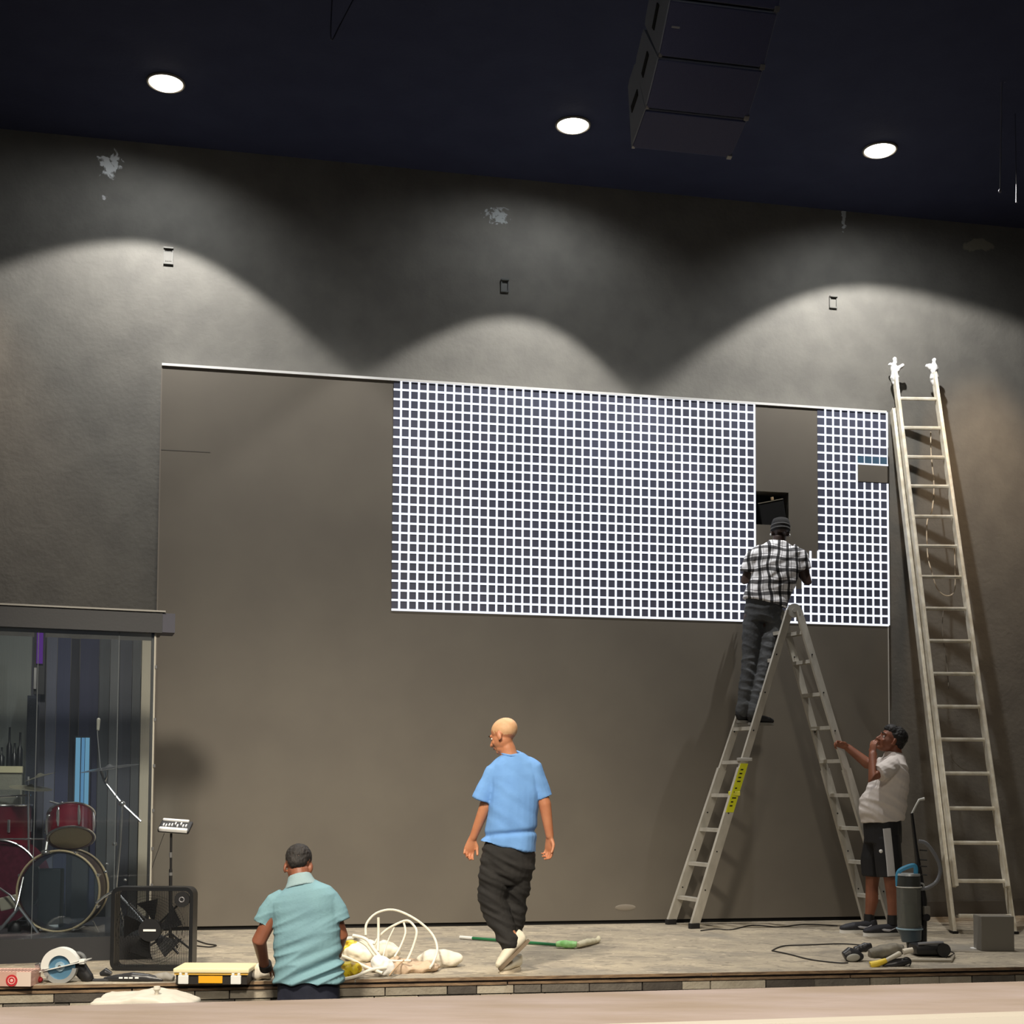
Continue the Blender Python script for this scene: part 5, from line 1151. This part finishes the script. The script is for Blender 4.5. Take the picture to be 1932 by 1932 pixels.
mb = MB(); mb.disc(G(1843, 1790) + UP * .004, UP, .05, .006, 32); tag(mb.build('paper_disc', M_TRIM, None), 'small white round piece on the boards near the ladder foot', 'disc')
# cords on the floor
M_CORD = mat('black_cord', (36, 34, 32), .6)
def floor_cord(pts, r, lab, m=M_CORD):
    mb = MB(); ps = smooth_path([G(x, y) + UP * (r + .001) for x, y in pts], 7); mb.loft(ps, [r] * len(ps), 6); return tag(mb.build('power_cord', m, None), lab, 'cord')
floor_cord([(1640, 1786), (1590, 1782), (1530, 1784), (1480, 1786), (1458, 1794), (1462, 1796), (1490, 1802), (1530, 1812), (1580, 1818), (1600, 1818)], .005, 'thin black cord looping left from the tools across the boards')
floor_cord([(1322, 1757), (1350, 1754), (1380, 1755), (1420, 1747), (1470, 1750), (1520, 1745), (1580, 1748)], .005, 'thin dark cable lying along the foot of the display wall by the stepladder')
floor_cord([(372, 1776), (390, 1782), (408, 1785), (395, 1788), (372, 1786)], .005, 'black cord curled beside the box fan')
floor_cord([(1790, 1806), (1800, 1800), (1792, 1797), (1780, 1803), (1786, 1808)], .004, 'small coil of thin wire right of the vacuum')

# ================================================================== extension ladder
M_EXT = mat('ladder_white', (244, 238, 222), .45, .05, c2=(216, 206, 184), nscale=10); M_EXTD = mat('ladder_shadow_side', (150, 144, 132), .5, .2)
gl, gr = G(1813, 1766), G(1912, 1760)
gl.y = gr.y = (gl.y + gr.y) / 2; gl = V((at_y(1813, 1766, gl.y).x, gl.y, 0)); gr = V((at_y(1912, 1766, gr.y).x, gr.y, 0))
YT = W((at_y(1725, 700, 12.7) - A).dot(DW), 0, -.2).y - .10
tl_ = at_y(1688, 705, YT); tr_ = at_y(1762, 706, YT)
ex = thing('extension_ladder', 'tall white aluminium extension ladder leaning on the wall at right, tops wrapped', 'ladder', (gl + gr) / 2)
def exrail(a, b, w_, m, dx=0, dy=0, name='rail'):
    off = V((dx, dy, 0)); a = a + off; b = b + off; d = b - a; n = V((0, -1, 0)); n = (n - d.normalized() * n.dot(d.normalized())).normalized(); x_ = d.normalized().cross(n)
    if x_.x < 0: x_ = -x_
    mb = MB(); mb.obox(a - x_ * w_ / 2 - n * .038, x_ * w_, n * .076, d); o = mb.build(name, m, ex)
    for sg in (-1, 1):
        mb = MB(); mb.obox(a + x_ * (sg * w_ / 2) - x_ * .003 - n * .040, x_ * .006, n * .088, d); mb.build('flange', m, o)
    return x_, n
dl, dr_ = tl_ - gl, tr_ - gr
# fly section (front) and base section (behind)
exrail(gl + dl * .075, tl_, .024, M_EXT, .0, 0); exrail(gr + dr_ * .075, tr_, .024, M_EXT, -.0, 0)
exrail(gl, gl + dl * .93, .024, M_EXT, -.040, .075); exrail(gr, gr + dr_ * .60, .024, M_EXT, .030, .075)
ys = [752, 807, 862, 917, 974, 1030, 1088, 1148, 1209, 1271, 1333, 1395, 1459, 1525, 1590, 1662, 1728]
for i, y in enumerate(ys):
    lo, hi = 0., 1.
    for _ in range(30):
        m_ = (lo + hi) / 2
        if proj(gl + dl * m_)[1] > y: lo = m_
        else: hi = m_
    a = gl + dl * lo; b = gr + dr_ * lo
    mb = MB(); mb.loft([a, b], [(.017, .016)] * 2, 8, ref=UP, pw=4); mb.build('rung', M_EXT, ex)
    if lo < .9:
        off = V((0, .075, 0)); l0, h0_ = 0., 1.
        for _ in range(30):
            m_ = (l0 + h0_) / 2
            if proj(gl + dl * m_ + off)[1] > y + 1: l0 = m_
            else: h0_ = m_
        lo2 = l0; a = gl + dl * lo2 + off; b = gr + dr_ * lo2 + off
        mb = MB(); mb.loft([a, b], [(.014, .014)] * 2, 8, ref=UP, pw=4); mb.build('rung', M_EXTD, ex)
for p, sg in ((gl, -1), (gr, 1)):
    mb = MB(); mb.box(p + V((sg * .035, .075, .012)), (.05, .10, .022), None, .005); mb.build('shoe_pad', M_FOOT, ex)
# wrapped tops
M_WRAP = mat('white_wrap', (240, 240, 238), .8, bump=.5, bscale=50)
for p, sg in ((tl_, 1), (tr_, -1)):
    mb = MB(); mb.limb([p + V((0, 0, -.09)), p + V((0, 0, -.04)), p + V((0, 0, .02))], [.026, .044, .034], 12); mb.limb([p + V((0, -.01, .0)), p + V((sg * .03, -.02, .05)), p + V((sg * .075 , -.02, .075))], [.03, .026, .020], 10); mb.limb([p, p + V((-sg * .01, -.01, .06)), p + V((.0, -.01, .11))], [.035, .030, .022], 10); mb.ell(p + V((0, -.01, .135)), (.022, .02, .026), None, 10, 8); mb.ell(p + V((-.045, -.01, .085)), (.026, .02, .016), None, 10, 8)
    mb.build('cloth_mitt', M_WRAP, ex, remesh=.007, relax=1, disp=lambda co, n: .008 * noise.noise(co * 28))
rp = lambda px, py, t: at_y(px, py, gl.y + (YT - gl.y) * t + .11)
mb = MB(); ps = smooth_path([rp(1756, 815, .9), rp(1757, 860, .85), rp(1762, 915, .80), rp(1758, 965, .76), rp(1749, 985, .73), rp(1750, 1045, .68), rp(1758, 1080, .62), rp(1768, 1110, .60), rp(1785, 1124, .59), rp(1800, 1116, .6), rp(1802, 1080, .62), rp(1800, 1030, .66)], 8)
mb.loft(ps, .006, 6); mb.build('rope', mat('rope_cream', (196, 180, 156), .8), ex, True)
mb = MB(); ps = smooth_path([rp(1780, 1150, .56), rp(1778, 1190, .52), rp(1786, 1250, .48), rp(1790, 1300, .42)], 6); mb.loft(ps, .004, 6); mb.build('rope', mat('rope_grey', (120, 112, 100), .8), ex, True)
mb = MB(); ps = smooth_path([rp(1790, 1400, .35), rp(1796, 1430, .33), rp(1812, 1448, .31), rp(1830, 1455, .3)], 6); mb.loft(ps, .003, 6); mb.build('rope', mat('rope_dim', (120, 112, 100), .8), ex, True)
# grey carton at the ladder foot
gc = G(1884, 1795); mb = MB(); hgt = (1795 - 1730) / FPX * gc.y
mb.box(V((gc.x, gc.y + .1, hgt / 2)), ((1915 - 1853) / FPX * gc.y, .18, hgt), None, .006)
cbx = thing('grey_box', 'plain grey carton standing at the right foot of the tall ladder', 'box', V((gc.x, gc.y + .1, 0)))
mb.build('carton_body', mat('grey_card', (124, 120, 112), .85), cbx); mb = MB(); mb.box(V((gc.x, gc.y + .1, hgt + .001)), ((1915 - 1853) / FPX * gc.y * .98, .03, .002)); mb.build('tape', mat('tape_tan', (150, 140, 122), .5), cbx)
# white sheet over a crate below the stage edge
sh0 = at_y(268, 1896, 7.7); sz = -.10
M_SHEET = mat('white_sheet', (200, 194, 180), .8, bump=.3, bscale=20)
shx = thing('sheeted_crate', 'white sheet draped over a crate below the stage edge, small knob on top', 'sheet', V((sh0.x, 7.75, FLOORZ)))
def zc(py): return CAMH - (py - HOR) / FPX * 7.7
mb = MB(); xs = [180, 184, 240, 262, 300, 335, 360]; zs = [1893, 1882, 1881, 1875, 1876, 1884, 1894]
prof = [(at_y(180, 1890, 7.7).x, FLOORZ)] + [(at_y(x, 1890, 7.7).x, zc(z)) for x, z in zip(xs, zs)] + [(at_y(360, 1890, 7.7).x, FLOORZ)]
mb.prism([(u, v) for u, v in prof], V((0, 7.55, 0)), V((1, 0, 0)), UP, V((0, .42, 0))); mb.build('sheet', M_SHEET, shx, remesh=.012, relax=4, disp=lambda co, n: .01 * noise.noise(V((co.x * 14, co.y * 10, co.z * 2))))
mb = MB(); kc = at_y(296, 1870, 7.72); mb.loft([kc - UP * .035, kc, kc + UP * .012, kc + UP * .028], [.012, .012, .022, .018], 14); mb.build('knob', M_SHEET, shx, True)
